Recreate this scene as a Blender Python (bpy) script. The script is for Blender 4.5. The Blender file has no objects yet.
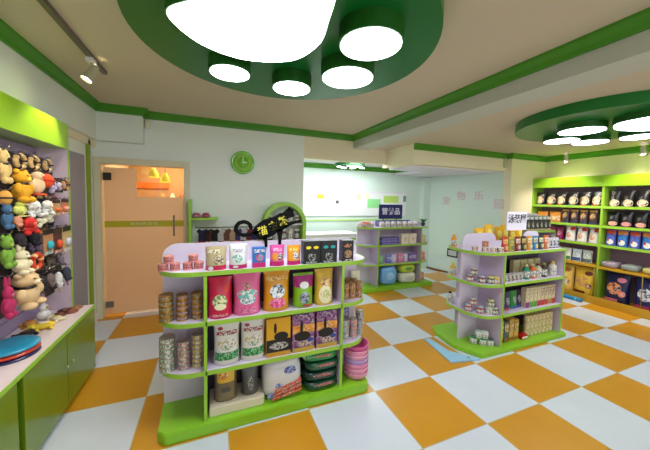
import bpy, bmesh, math, random
from mathutils import Vector, Matrix
random.seed(7)
S = bpy.context.scene
C = S.collection
PI = math.pi

# ------------------------------------------------------------------ materials
def lin(c):
    return tuple(((v/255)/12.92 if v/255 <= .04045 else ((v/255+.055)/1.055)**2.4) for v in c)
MC = {}
def mat(col, rough=.5, metal=0., emit=None, es=1., spec=.5, trans=0., coat=0., noise=0., key=None):
    k = (tuple(col), rough, metal, emit, es, spec, trans, coat, noise)
    if k in MC: return MC[k]
    m = bpy.data.materials.new('surface_%d' % len(MC)); m.use_nodes = True
    n = m.node_tree.nodes; b = n['Principled BSDF']
    b.inputs['Base Color'].default_value = (*lin(col), 1)
    b.inputs['Roughness'].default_value = rough; b.inputs['Metallic'].default_value = metal
    b.inputs['Specular IOR Level'].default_value = spec
    b.inputs['Transmission Weight'].default_value = trans
    b.inputs['Coat Weight'].default_value = coat
    if emit:
        b.inputs['Emission Color'].default_value = (*lin(emit), 1); b.inputs['Emission Strength'].default_value = es
    if noise:
        L = m.node_tree.links
        tc = n.new('ShaderNodeTexCoord'); nz = n.new('ShaderNodeTexNoise'); nz.inputs['Scale'].default_value = 60 if noise > .3 else 9
        nz.inputs['Detail'].default_value = 4
        mx = n.new('ShaderNodeMix'); mx.data_type = 'RGBA'
        c = lin(col); mx.inputs[6].default_value = (*[v*(1-noise) for v in c], 1); mx.inputs[7].default_value = (*[min(1, v*(1+noise*.7)) for v in c], 1)
        L.new(tc.outputs['Object'], nz.inputs['Vector']); L.new(nz.outputs['Fac'], mx.inputs[0]); L.new(mx.outputs[2], b.inputs['Base Color'])
        bp = n.new('ShaderNodeBump'); bp.inputs['Strength'].default_value = .15 if noise < .3 else .5; bp.inputs['Distance'].default_value = .01
        L.new(nz.outputs['Fac'], bp.inputs['Height']); L.new(bp.outputs['Normal'], b.inputs['Normal'])
    MC[k] = m
    return m
def printed(col, col2, scale=30, thr=.5, rough=.35):
    """glossy printed film: two inks in fine irregular patches, flecked with pale and dark lettering-like specks"""
    k = ('p', tuple(col), tuple(col2), scale, thr, rough)
    if k in MC: return MC[k]
    m = bpy.data.materials.new('print_%d' % len(MC)); m.use_nodes = True
    n = m.node_tree.nodes; L = m.node_tree.links; b = n['Principled BSDF']
    b.inputs['Roughness'].default_value = rough
    tc = n.new('ShaderNodeTexCoord')
    def nz(sc, d):
        z = n.new('ShaderNodeTexNoise'); z.inputs['Scale'].default_value = sc; z.inputs['Detail'].default_value = d; L.new(tc.outputs['Object'], z.inputs['Vector']); return z.outputs['Fac']
    cr = n.new('ShaderNodeValToRGB'); e = cr.color_ramp.elements; e[0].position = thr-.03; e[1].position = thr+.05
    e[0].color = (*lin(col), 1); e[1].color = (*lin(col2), 1)
    L.new(nz(scale*1.3, 3), cr.inputs['Fac'])
    c2 = n.new('ShaderNodeValToRGB'); e = c2.color_ramp.elements; e[0].position = .56; e[0].color = (0,0,0,1); e[1].position = .62; e[1].color = (.5,.5,.5,1)
    L.new(nz(scale*2.7, 1), c2.inputs['Fac'])
    mx = n.new('ShaderNodeMix'); mx.data_type = 'RGBA'; mx.inputs[7].default_value = (*lin((238,236,228) if sum(col)+sum(col2) < 900 else (80,70,70)), 1)
    L.new(c2.outputs['Color'], mx.inputs[0]); L.new(cr.outputs['Color'], mx.inputs[6]); L.new(mx.outputs[2], b.inputs['Base Color'])
    MC[k] = m
    return m

# ------------------------------------------------------------------ mesh helper
class M:
    def __init__(s): s.v = []; s.f = []; s.sm = []
    def add(s, vs, fs, smooth=False):
        o = len(s.v); s.v += [tuple(v) for v in vs]
        for f in fs: s.f.append([o+i for i in f]); s.sm.append(smooth)
        return s
    def box(s, x0, x1, y0, y1, z0, z1):
        return s.add([(x0,y0,z0),(x1,y0,z0),(x1,y1,z0),(x0,y1,z0),(x0,y0,z1),(x1,y0,z1),(x1,y1,z1),(x0,y1,z1)],
                     [(0,3,2,1),(4,5,6,7),(0,1,5,4),(1,2,6,5),(2,3,7,6),(3,0,4,7)])
    def prism(s, P, z0, z1, ax='z'):
        n = len(P)
        if ax == 'z': f = lambda p, t: (p[0], p[1], t)
        elif ax == 'y': f = lambda p, t: (p[0], t, p[1])
        else: f = lambda p, t: (t, p[0], p[1])
        vs = [f(p, z0) for p in P] + [f(p, z1) for p in P]
        return s.add(vs, [tuple(range(n))[::-1], tuple(range(n, 2*n))] + [(i, (i+1) % n, n+(i+1) % n, n+i) for i in range(n)])
    def lathe(s, prof, seg=20, c=(0,0,0), smooth=True, axis='z', cap=True):
        vs = []; n = len(prof)
        for i in range(seg):
            a = 2*PI*i/seg
            for r, z in prof:
                p = (r*math.cos(a), r*math.sin(a), z)
                if axis == 'y': p = (p[0], p[2], p[1])
                if axis == 'x': p = (p[2], p[0], p[1])
                vs.append((p[0]+c[0], p[1]+c[1], p[2]+c[2]))
        fs = [(i*n+j, ((i+1) % seg)*n+j, ((i+1) % seg)*n+j+1, i*n+j+1) for i in range(seg) for j in range(n-1)]
        s.add(vs, fs, smooth)
        if cap:
            o = len(s.v)-len(vs)
            for j in (0, n-1):
                if prof[j][0] > 1e-5:
                    s.f.append([o+i*n+j for i in range(seg)][::(-1 if j == 0 else 1)]); s.sm.append(False)
        return s
    def ell(s, c, r, seg=14, rings=9, rot=None):
        vs = []; fs = []
        for i in range(rings+1):
            t = PI*i/rings
            for j in range(seg):
                a = 2*PI*j/seg
                v = Vector((r[0]*math.sin(t)*math.cos(a), r[1]*math.sin(t)*math.sin(a), r[2]*math.cos(t)))
                if rot: v = rot @ v
                vs.append(v+Vector(c))
        for i in range(rings):
            for j in range(seg):
                fs.append((i*seg+j, (i+1)*seg+j, (i+1)*seg+(j+1) % seg, i*seg+(j+1) % seg))
        return s.add(vs, fs, True)
    def tube(s, P, r, seg=8, closed=False):
        P = [Vector(p) for p in P]; n = len(P); vs = []; fs = []
        R = r if isinstance(r, (list, tuple)) else [r]*n
        for i, p in enumerate(P):
            a = P[(i-1) % n] if (closed or i > 0) else p; b = P[(i+1) % n] if (closed or i < n-1) else p
            d = (b-a).normalized(); up = Vector((0,0,1)) if abs(d.z) < .9 else Vector((1,0,0))
            u = d.cross(up).normalized(); w = u.cross(d)
            for j in range(seg):
                t = 2*PI*j/seg; vs.append(p+(u*math.cos(t)+w*math.sin(t))*R[i])
        for i in range(n if closed else n-1):
            for j in range(seg):
                k = (i+1) % n
                fs.append((i*seg+j, i*seg+(j+1) % seg, k*seg+(j+1) % seg, k*seg+j))
        if not closed: fs += [tuple(range(seg)), tuple(range((n-1)*seg, n*seg))[::-1]]
        return s.add(vs, fs, True)
    def mesh(s, name, m, bev=0, weld=True):
        me = bpy.data.meshes.new(name); me.from_pydata(s.v, [], s.f)
        me.polygons.foreach_set('use_smooth', s.sm)
        bm = bmesh.new(); bm.from_mesh(me)
        if weld: bmesh.ops.remove_doubles(bm, verts=bm.verts, dist=1e-5)
        bmesh.ops.recalc_face_normals(bm, faces=bm.faces)
        if bev:
            es = [e for e in bm.edges if len(e.link_faces) == 2 and e.calc_face_angle(0) > .6]
            bmesh.ops.bevel(bm, geom=es, offset=bev, segments=2, affect='EDGES', clamp_overlap=True)
        bm.to_mesh(me); bm.free(); me.materials.append(m)
        return me
def link(name, me, parent=None, loc=(0,0,0), rz=0.):
    o = bpy.data.objects.new(name, me); C.objects.link(o)
    o.location = loc; o.rotation_euler = (0,0,rz); o.parent = parent
    return o
def build(m, name, material, parent=None, loc=(0,0,0), rz=0., bev=0):
    return link(name, m.mesh(name, material, bev), parent, loc, rz)
def tag(o, label, cat, group=None):
    o['label'] = label; o['category'] = cat
    if group: o['group'] = group
    return o
def thing(name, label, cat, loc=(0,0,0), rz=0., group=None):
    return tag(link(name, None, None, loc, rz), label, cat, group)
def struct(m, name, material, bev=0, parent=None):
    o = build(m, name, material, parent, bev=bev)
    if parent is None: o['kind'] = 'structure'
    return o
def dup(root, loc, rz=None, label=None, group=None):
    r = root.copy(); C.objects.link(r); r.location = loc
    if rz is not None: r.rotation_euler = (0,0,rz)
    if label: r['label'] = label
    if group: r['group'] = group
    for ch in list(root.children):
        c = ch.copy(); C.objects.link(c); c.parent = r
        for g in list(ch.children):
            d = g.copy(); C.objects.link(d); d.parent = c
    return r
ORD = ['first','second','third','fourth','fifth','sixth','seventh','eighth','ninth','tenth','eleventh','twelfth']

# ------------------------------------------------------------------ colours
TRIM = mat((68,142,20), .45); DISC = mat((8,112,38), .35); LEAF = mat((154,203,62), .35); LEAFD = mat((108,136,18), .25, coat=.3)
LILAC = mat((203,186,212), .45); PALE = mat((232,226,236), .4); WALLC = mat((238,243,236), .8); CEIL = mat((206,194,168), .85)
TEAL = mat((216,232,222), .8); CREAM = mat((242,232,200), .8); BLACK = mat((8,8,9), .6, spec=.15); WHITE = mat((238,238,236), .4)
STEEL = mat((150,145,140), .35, metal=.9); LAMP = mat((255,255,255), .4, emit=(240,247,255), es=16.)

# ------------------------------------------------------------------ shell
def floor_mat():
    m = bpy.data.materials.new('checker_tiles'); m.use_nodes = True
    n = m.node_tree.nodes; L = m.node_tree.links; b = n['Principled BSDF']
    geo = n.new('ShaderNodeNewGeometry'); sc = n.new('ShaderNodeVectorMath'); sc.operation = 'SCALE'; sc.inputs[3].default_value = 1/.6
    L.new(geo.outputs['Position'], sc.inputs[0])
    off = n.new('ShaderNodeVectorMath'); off.operation = 'ADD'; off.inputs[1].default_value = (21, 20, .5); L.new(sc.outputs[0], off.inputs[0])
    fr = n.new('ShaderNodeVectorMath'); fr.operation = 'FRACTION'; L.new(off.outputs[0], fr.inputs[0])
    ch = n.new('ShaderNodeTexChecker'); ch.inputs['Scale'].default_value = 1.
    ch.inputs['Color1'].default_value = (0,0,0,1); ch.inputs['Color2'].default_value = (1,1,1,1)
    L.new(off.outputs[0], ch.inputs['Vector'])
    nz = n.new('ShaderNodeTexNoise'); nz.inputs['Scale'].default_value = 3.; nz.inputs['Detail'].default_value = 3; L.new(geo.outputs['Position'], nz.inputs['Vector'])
    def mix(fac, a, bb):
        x = n.new('ShaderNodeMix'); x.data_type = 'RGBA'
        if fac is not None: L.new(fac, x.inputs[0])
        for i, v in ((6, a), (7, bb)):
            if isinstance(v, tuple): x.inputs[i].default_value = (*v, 1)
            else: L.new(v, x.inputs[i])
        return x.outputs[2]
    orange = mix(nz.outputs['Fac'], lin((200,138,26)), lin((210,150,38)))
    white = mix(nz.outputs['Fac'], lin((205,211,220)), lin((216,221,229)))
    col = mix(ch.outputs['Color'], orange, white)
    sp = n.new('ShaderNodeSeparateXYZ'); L.new(fr.outputs[0], sp.inputs[0])
    def edge(o):
        a = n.new('ShaderNodeMath'); a.operation = 'SUBTRACT'; L.new(o, a.inputs[0]); a.inputs[1].default_value = .5
        c = n.new('ShaderNodeMath'); c.operation = 'ABSOLUTE'; L.new(a.outputs[0], c.inputs[0])
        d = n.new('ShaderNodeMath'); d.operation = 'GREATER_THAN'; L.new(c.outputs[0], d.inputs[0]); d.inputs[1].default_value = .494
        return d.outputs[0]
    mxx = n.new('ShaderNodeMath'); mxx.operation = 'MAXIMUM'; L.new(edge(sp.outputs[0]), mxx.inputs[0]); L.new(edge(sp.outputs[1]), mxx.inputs[1])
    L.new(mix(mxx.outputs[0], col, lin((190,175,140))), b.inputs['Base Color'])
    b.inputs['Roughness'].default_value = .28; b.inputs['Specular IOR Level'].default_value = .5
    return m
fl = M().box(-3.45, 4.5, -2.7, 6.3, -.1, 0); struct(fl, 'floor', floor_mat())

H = 2.76; H2 = 2.57
struct(M().box(-3.45, .43, -2.7, 3.85, H, H+.1), 'ceiling', CEIL)
o = struct(M().box(.73, 4.5, -2.7, 3.85, H2, H2+.1), 'ceiling_right', CEIL)
struct(M().box(.43, .73, -2.7, 3.85, 2.54, H+.1), 'trim_1', mat((196,200,186), .8))                     # the long beam
struct(M().box(-3.45, -3.3, -2.7, 3.85, 0, H), 'wall_left', WALLC)
w = M().box(-3.3, -3.25, 3.7, 3.85, 0, H); w.box(-3.25, -2.24, 3.7, 3.85, 2.06, H); w.box(-2.24, -.48, 3.7, 3.85, 0, H)
struct(w, 'wall_back', WALLC)
w = M().box(-3.3, -3.22, -2.6, 3.7, 2.32, H); w.box(-3.22, -2.73, 3.56, 3.7, 2.32, H)
struct(w, 'trim_2', WALLC)                                                            # bulkhead
w = M().box(-.48, 1.15, 3.7, 3.85, 2.31, H); w.box(1.15, 1.3, 2.97, 3.85, 2.25, H2); w.box(1.3, 3.5, 2.97, 3.12, 2.25, H2)
struct(w, 'wall_header', CREAM)
struct(M().box(3.36, 4.35, 2.87, 3.12, 0, H2), 'wall_column', CREAM)
struct(M().box(4.35, 4.5, -2.7, 3.1, 0, H2), 'wall_right', CREAM)
w = M().box(-3.45, -2.35, -2.85, -2.7, 0, H+.1); w.box(3.15, 4.5, -2.85, -2.7, 0, H+.1); w.box(-2.35, 3.15, -2.85, -2.7, 0, .6); w.box(-2.35, 3.15, -2.85, -2.7, 2.4, H+.1)  # opening added for the fill light behind the camera
struct(w, 'wall_near', WALLC)
win = M().box(-2.35, 3.15, -2.8, -2.75, .6, .65); win.box(-2.35, 3.15, -2.8, -2.75, 2.35, 2.4)
for x in (-2.35, -.55, 1.3, 3.1): win.box(x, x+.05, -2.8, -2.75, .65, 2.35)
struct(win, 'added_window_1', mat((225,225,220), .4))  # unseen window frame added as the way in for the fill light
# rear room
struct(M().box(-1.35, 3.6, 4.75, 4.9, 0, 2.5), 'wall_rear', TEAL)
struct(M().prism([(3.02,4.75),(3.6,4.75),(3.6,3.05),(3.37,3.05),(3.37,2.97)], 0, 2.3), 'wall_rear_right', TEAL)
struct(M().box(2.84, 3.05, 4.62, 4.75, 0, 2.2), 'wall_pier', TEAL)
struct(M().box(-1.35, -1.2, 3.85, 4.75, 0, 2.5), 'wall_rear_left', TEAL)
struct(M().box(-1.35, 2.08, 3.85, 4.9, 2.37, 2.47), 'ceiling_rear', PALE)
struct(M().prism([(1.3,3.12),(3.6,3.12),(3.6,4.9),(2.08,4.9),(2.08,3.85),(1.3,3.85)], 2.225, 2.47), 'ceiling_rear_low', PALE)
# green cornices: stepped profile swept along wall tops
def cornice(n, pts, zt, side):
    m = M(); prof = [(0,-.095),(.018,-.095),(.03,-.06),(.06,-.02),(.062,0),(0,0)]
    P = [Vector(p) for p in pts]; rings = []
    for i, p in enumerate(P):
        d0 = (P[i]-P[i-1]).normalized() if i else None; d1 = (P[i+1]-P[i]).normalized() if i < len(P)-1 else None
        a = d0 or d1; b = d1 or d0
        na = Vector((-a.y, a.x))*side; nb = Vector((-b.y, b.x))*side; nn = (na+nb); nn = nn/(nn.dot(na) if abs(nn.dot(na)) > .2 else 1)
        rings.append([(p.x+nn.x*q, p.y+nn.y*q, zt+z) for q, z in prof])
    k = len(prof)
    for r in rings: m.v += r
    for i in range(len(P)-1):
        for j in range(k): m.f.append([i*k+j, i*k+(j+1) % k, (i+1)*k+(j+1) % k, (i+1)*k+j]); m.sm.append(False)
    m.f.append(list(range(k))); m.sm.append(False); m.f.append(list(range((len(P)-1)*k, len(P)*k))); m.sm.append(False)
    struct(m, 'trim_%d' % n, TRIM)
cornice(3, [(-3.22,-2.6),(-3.22,3.56),(-2.73,3.56),(-2.73,3.7),(.43,3.7),(.43,-2.6)], H, -1)
cornice(4, [(1.15,2.97),(3.36,2.97),(3.36,2.87),(4.35,2.87),(4.35,-2.6)], H2, -1)
cornice(5, [(-1.2,4.75),(2.08,4.75),(2.08,3.85)], 2.37, -1)
struct(M().box(-3.3,-3.27,-2.6,3.7,2.24,2.32), 'trim_6', CREAM)
# skirtings
struct(M().prism([(3.0,4.62),(3.02,4.62),(3.385,2.95),(3.37,2.95)], 0, .035), 'baseboard_right', mat((120,75,40), .5))
struct(M().box(-3.3,-3.28,2.4,3.7,0,.09), 'baseboard_left', WHITE)
struct(M().box(-2.16,-.48,3.685,3.7,0,.09), 'baseboard_back', WHITE)
# grey panelled side door in the left wall
d = M().box(-3.3,-3.285,2.5,3.38,.09,2.1); struct(d, 'door_2', mat((150,152,170), .45), .004)
m = M().box(-3.3,-3.27,3.46,3.52,0,2.3); struct(m, 'trim_7', mat((140,165,45), .5))
# door frame
m = M().box(-3.295,-3.225,3.66,3.86,0,2.12); m.box(-2.26,-2.18,3.66,3.86,0,2.12); m.box(-3.225,-2.26,3.66,3.86,2.04,2.12)
struct(m, 'trim_8', mat((224,214,184), .5), .004)
# ------------------------------------------------------------------ room behind the glass door
WARM = mat((225,200,165), .8)
struct(M().box(-3.6,-3.45,3.85,6.2,0,2.5), 'wall_warm_left', WARM); struct(M().box(-1.5,-1.35,3.85,6.2,0,2.5), 'wall_warm_right', WARM)
struct(M().box(-3.6,-1.35,6.1,6.25,0,2.5), 'wall_warm_rear', mat((178,138,92), .8)); struct(M().box(-3.6,-1.35,3.85,6.25,2.5,2.6), 'ceiling_warm', WARM)
def glassmat(frost):
    m = bpy.data.materials.new('frosted' if frost else 'clear_glass'); m.use_nodes = True
    n = m.node_tree.nodes; L = m.node_tree.links; n.remove(n['Principled BSDF']); out = n['Material Output']
    a = n.new('ShaderNodeBsdfTranslucent' if frost else 'ShaderNodeBsdfTransparent'); a.inputs[0].default_value = (.9,.82,.72,1) if frost else (.95,.95,.93,1)
    g = n.new('ShaderNodeBsdfGlossy'); g.inputs['Roughness'].default_value = .35 if frost else .02
    x = n.new('ShaderNodeMixShader'); x.inputs[0].default_value = .08; L.new(a.outputs[0], x.inputs[1]); L.new(g.outputs[0], x.inputs[2])
    if frost:
        df = n.new('ShaderNodeBsdfDiffuse'); df.inputs[0].default_value = (*lin((232,205,170)), 1)
        y = n.new('ShaderNodeMixShader'); y.inputs[0].default_value = .4; L.new(x.outputs[0], y.inputs[1]); L.new(df.outputs[0], y.inputs[2]); x = y
    L.new(x.outputs[0], out.inputs[0]); return m
CLEAR = glassmat(False); FROST = glassmat(True)
door = link('door_1', None, None, (-2.742,3.76,0)); door['kind'] = 'structure'
build(M().box(-.478,.478,-.006,.006,.01,2.03), 'glass_pane', CLEAR, door)
m = M().box(-.47,.47,-.009,-.007,.03,1.62); m.box(-.47,-.1,-.009,-.007,1.62,2.0); build(m, 'frosted_film', FROST, door)
build(M().box(-.47,.47,-.012,-.0095,1.205,1.29), 'green_stripe', mat((196,186,40), .5), door)
h = M().tube([(.35,-.05,1.07),(.35,-.05,1.37)], .011); h.tube([(.35,-.05,1.1),(.35,0,1.1)], .008); h.tube([(.35,-.05,1.34),(.35,0,1.34)], .008)
build(h, 'door_handle', STEEL, door)
build(M().box(-.475,-.385,-.02,.02,1.83,1.93), 'hinge', mat((70,68,62), .4, metal=.6), door); build(M().box(-.475,-.385,-.02,.02,.12,.2), 'hinge', STEEL, door)
def text(body, size, material, name, parent, loc, rot=(PI/2,0,0), ext=.002, sx=1, bold=.0):
    cu = bpy.data.curves.new(name, 'FONT'); cu.body = body; cu.size = size; cu.align_x = 'CENTER'; cu.align_y = 'CENTER'; cu.extrude = ext; cu.offset = bold
    t = bpy.data.objects.new(name, cu); C.objects.link(t)
    dg = bpy.context.evaluated_depsgraph_get(); me = bpy.data.meshes.new_from_object(t.evaluated_get(dg))
    bpy.data.objects.remove(t)
    me.materials.clear(); me.materials.append(material)
    o = link(name, me, parent, loc); o.rotation_euler = rot; o.scale = (sx,1,1)
    return o
text('宠物美容室', .045, mat((235,225,170), .5), 'lettering', door, (-.02,-.0135,1.247), ext=.0005, sx=1.5)
wp = build(M().box(-2.3,3.1,-2.778,-2.772,.65,2.35), 'pane', CLEAR, bpy.data.objects['added_window_1'])
# what shows through the clear part
l = thing('wall_shelf', 'wooden wall shelf seen through the clear part of the glass door', 'shelf', (-2.45,5.95,1.45))
build(M().box(-.5,.5,-.15,.15,0,.03), 'board', mat((150,95,45), .5), l); build(M().box(-.48,-.45,-.1,.15,-.12,0), 'bracket', STEEL, l); build(M().box(.45,.48,-.1,.15,-.12,0), 'bracket', STEEL, l)
for i in range(5):
    q = M().lathe([(.05,0),(.05,.14),(.03,.17),(.03,.2)], 12)
    tag(build(q, 'shampoo_bottle', mat([(190,140,70),(235,220,190),(160,90,40),(240,200,90),(200,180,150)][i], .3), None, (-2.83+i*.18,5.93,1.48)), ORD[i]+' bottle from the left on the shelf behind the glass door', 'bottle', 'bottles behind the glass door')
o = thing('wall_sign', 'orange sign on the wall seen through the glass door', 'sign', (-3.05,6.08,1.84)); build(M().box(-.32,.32,-.02,.02,-.06,.06), 'board', mat((235,110,20), .4), o, bev=.01)
for i, (x, y) in enumerate(((-2.84,5.0),(-2.66,5.0))):
    o = thing('pendant_lamp', ['left','right'][i]+' one of two yellow pendant lamps behind the glass door', 'lamp', (x,y,2.04-.08*i))
    build(M().tube([(0,0,.1),(0,0,.48)], .004), 'cord', BLACK, o)
    build(M().lathe([(.085,-.08),(.07,0),(.025,.08)], 20, cap=False), 'lamp_shade', mat((215,210,60), .4), o); build(M().ell((0,0,-.03), (.035,.035,.045)), 'bulb', mat((255,220,160), .4, emit=(255,215,140), es=25), o)

# ------------------------------------------------------------------ paw lamps
def blob(P, sub=8):
    out = []; n = len(P)
    for i in range(n):
        p0, p1, p2, p3 = P[i-1], P[i], P[(i+1) % n], P[(i+2) % n]
        for k in range(sub):
            t = k/sub
            out.append(tuple(.5*((2*p1[a])+(-p0[a]+p2[a])*t+(2*p0[a]-5*p1[a]+4*p2[a]-p3[a])*t*t+(-p0[a]+3*p1[a]-3*p2[a]+p3[a])*t**3) for a in (0,1)))
    return out
def circ(cx, cy, r, n=40): return [(cx+r*math.cos(2*PI*i/n), cy+r*math.sin(2*PI*i/n)) for i in range(n)]
def inset(P, d):
    cx = sum(p[0] for p in P)/len(P); cy = sum(p[1] for p in P)/len(P)
    return [(p[0]+(cx-p[0])*d/math.hypot(p[0]-cx, p[1]-cy), p[1]+(cy-p[1])*d/math.hypot(p[0]-cx, p[1]-cy)) for p in P]
def paw(label, cx, cy, r, zc, th, lamps, hl):
    o = thing('paw_ceiling_lamp', label, 'ceiling lamp', (cx,cy,zc))
    build(M().prism(circ(0,0,r,72), -th, 0), 'disc', DISC, o)
    for P in lamps:
        P = [(p[0]-cx, p[1]-cy) for p in P]
        hsg = build(M().prism(P, -th-hl, -th), 'lamp_housing', mat((28,92,20), .4), o)
        build(M().prism(inset(P, .012), -th-hl-.004, -th-hl+.001), 'diffuser', LAMP, hsg)
    return o
paw('large green round ceiling panel with a glowing paw print, nearest the camera', -1.40, 1.15, .97, H, .1,
    [blob([(-2.123,.872),(-1.969,1.107),(-1.698,1.199),(-1.408,1.081),(-1.308,.82),(-1.342,.576),(-1.40,.37),(-1.52,.32),(-1.66,.46),(-1.836,.615),(-2.02,.72)]),
     circ(-1.776,1.462,.15), circ(-1.282,1.55,.163), circ(-.952,1.17,.2), circ(-1.034,.70,.19)], .1)
paw('green round ceiling panel with glowing paw print above the right-hand shelves', 1.98, .88, .83, H2, .1,
    [circ(1.68,.98,.20), circ(2.05,1.36,.18), circ(2.42,1.25,.18), blob([(1.62,.68),(1.9,.8),(2.2,.68),(2.28,.45),(2.05,.2),(1.75,.25),(1.58,.42)]), circ(2.52,.85,.17)], .06)
paw('small green ceiling panel with glowing paw print in the rear room', .72, 4.4, .3, 2.37, .05,
    [blob([(.55,4.2),(.72,4.25),(.9,4.2),(.85,4.15),(.72,4.12),(.6,4.15)]), circ(.47,4.36,.06), circ(.62,4.48,.07), circ(.83,4.48,.07), circ(.98,4.36,.06)], .03)

# ------------------------------------------------------------------ track light and spots
t = thing('track_light', 'ceiling track with a lit spotlight at the upper left', 'track light', (-2.8,2.3,H))
build(M().box(-.018,.018,-1.6,.1,-.03,0), 'rail', mat((120,112,100), .4, metal=.6), t)
def spot_head(parent, loc, aim):
    a = build(M().box(-.025,.025,-.04,.04,-.06,-.03), 'adaptor', PALE, parent, loc)
    d = (Vector(aim)).normalized(); q = d.to_track_quat('Z','Y').to_matrix()
    m = M(); m.tube([(0,0,-.06),(0,0,-.12)], .008)
    n0 = len(m.v); m.lathe([(.02,-.07),(.03,-.04),(.032,.02),(.045,.06),(.045,.075),(.04,.075),(.036,.05)], 20, cap=False)
    for i in range(n0, len(m.v)): m.v[i] = tuple(q @ Vector(m.v[i]) + Vector((0,0,-.14)))
    h = build(m, 'lamp_head', mat((200,195,170), .3, metal=.3), parent, loc)
    m = M(); m.lathe([(0,.06),(.038,.06)], 20, cap=False); m.v = [tuple(q @ Vector(v) + Vector((0,0,-.14))) for v in m.v]
    b = build(m, 'bulb', mat((255,240,210), .4, emit=(255,240,205), es=30), h)
spot_head(t, (0,-.22,0), (-.45,-.3,-1))
def spot(name, loc, to, e, ang, col=(1,.9,.76), r=.03):
    L = bpy.data.lights.new(name, 'SPOT'); L.energy = e; L.spot_size = math.radians(ang); L.spot_blend = .6; L.color = col; L.shadow_soft_size = r
    o = bpy.data.objects.new(name, L); C.objects.link(o); o.location = loc
    o.rotation_euler = (Vector(to)-Vector(loc)).to_track_quat('-Z','Y').to_euler(); o['kind'] = 'structure'; return o
spot('spot_lamp', (-2.83,2.05,2.5), (-3.15,1.85,1.5), 26, 80)
spot('spot_lamp', (-2.75,.9,2.55), (-3.2,1.2,1.6), 26, 90)
for i, (x, y) in enumerate(((4.0,2.33),(4.0,1.35))):
    s = thing('ceiling_spotlight', ['small spotlight above the far bay of the right wall shelves','small spotlight above the near bay of the right wall shelves'][i], 'spotlight', (x,y,H2), 0)
    spot_head(s, (0,0,.03), (.3,0,-1)); spot('spot_lamp', (x-.13,y,H2-.12), (4.04,y,1.98), 26, 100)
    spot('spot_lamp', (3.2,y-.1,H2-.1), (4.05,y,1.2), 50, 80)

# ------------------------------------------------------------------ green clock, sensor
c = thing('wall_clock', 'round bright green clock on the back wall', 'clock', (-1.455,3.7,2.165))
build(M().lathe([(0,0),(.15,0),(.168,-.02),(.17,-.045),(.16,-.06),(.145,-.05),(0,-.05)], 48, axis='y'), 'case', mat((115,200,30), .15, coat=.8), c)
build(M().lathe([(0,-.051),(.135,-.051),(.135,-.054),(0,-.054)], 40, axis='y'), 'dial', mat((160,215,90), .15, coat=.8), c); build(M().lathe([(0,-.055),(.085,-.055),(.085,-.056),(0,-.056)], 40, axis='y'), 'dial_centre', mat((120,200,30), .15, coat=.8), c)
build(M().box(-.005,.005,-.06,-.058,0,.09), 'minute_hand', WHITE, c); build(M().box(0,.06,-.062,-.06,-.005,.005), 'hour_hand', WHITE, c)
o = thing('motion_sensor', 'small cream sensor at the end of the back bulkhead', 'sensor', (-2.69,3.66,2.60)); build(M().lathe([(.03,-.05),(.035,0),(.03,.05)], 14), 'housing', CREAM, o); build(M().ell((0,0,-.05), (.024,.024,.02)), 'lens', WHITE, o); build(M().box(-.015,.015,0,.05,-.01,.01), 'mounting_bracket', CREAM, o)

# ------------------------------------------------------------------ slatwall display unit on the left wall
X0 = -3.296
u = thing('slatwall_display', 'lilac slatwall toy display with a lime green fascia on the left wall', 'display unit', (X0,.9,0))
m = M()
for i in range(14): m.box(.0,.03,-1.9,1.44,.624+i*.1,.624+i*.1+.094)
m.box(0,.012,-1.9,1.44,.624,2.03); build(m, 'slat_panel', mat((176,156,194), .5), u)
build(M().box(0,.235,-1.9,1.46,2.03,2.245), 'fascia', mat((158,205,30), .3, coat=.4), u)
build(M().box(0,.235,1.44,1.46,.624,2.03), 'side_panel', mat((215,192,205), .5), u); build(M().box(.235,.239,1.438,1.462,.624,2.03), 'side_trim', LEAF, u)
# ------------------------------------------------------------------ base cabinets and worktop
def cabinet(y0, y1, label):
    o = thing('base_cabinet', label, 'cabinet', (-2.93, (y0+y1)/2, 0)); h = (y1-y0)/2
    build(M().box(-.36,0,-h,h,.03,.595), 'carcass', mat((86,138,22), .3, coat=.3), o)
    build(M().box(-.36,-.03,-h,h,0,.03), 'plinth', BLACK, o)
    for a in (-1, 1):
        d = build(M().box(.001,.017, min(0,a*h)+.004, max(0,a*h)-.004, .035,.59), 'door', LEAFD, o, bev=.002)
        build(M().lathe([(.004,0),(.004,.012),(.011,.016),(.011,.02),(0,.022)], 14, axis='x', c=(.017, -a*.045, .36)), 'knob', mat((190,195,120), .3, metal=.6), d)
cabinet(1.29, 2.38, 'green two-door base cabinet at the far end of the left wall'); cabinet(.19, 1.245, 'green two-door base cabinet in the bottom left corner of the picture'); 
m = M().box(-3.265,-2.915,.15,2.39,.596,.622); w = build(m, 'worktop', mat((232,214,212), .35), bev=.002)
tag(w, 'pinkish white worktop laid over the green base cabinets', 'worktop'); build(M().box(-2.916,-2.908,.15,2.39,.596,.622), 'edge_band', LEAF, w)

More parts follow.
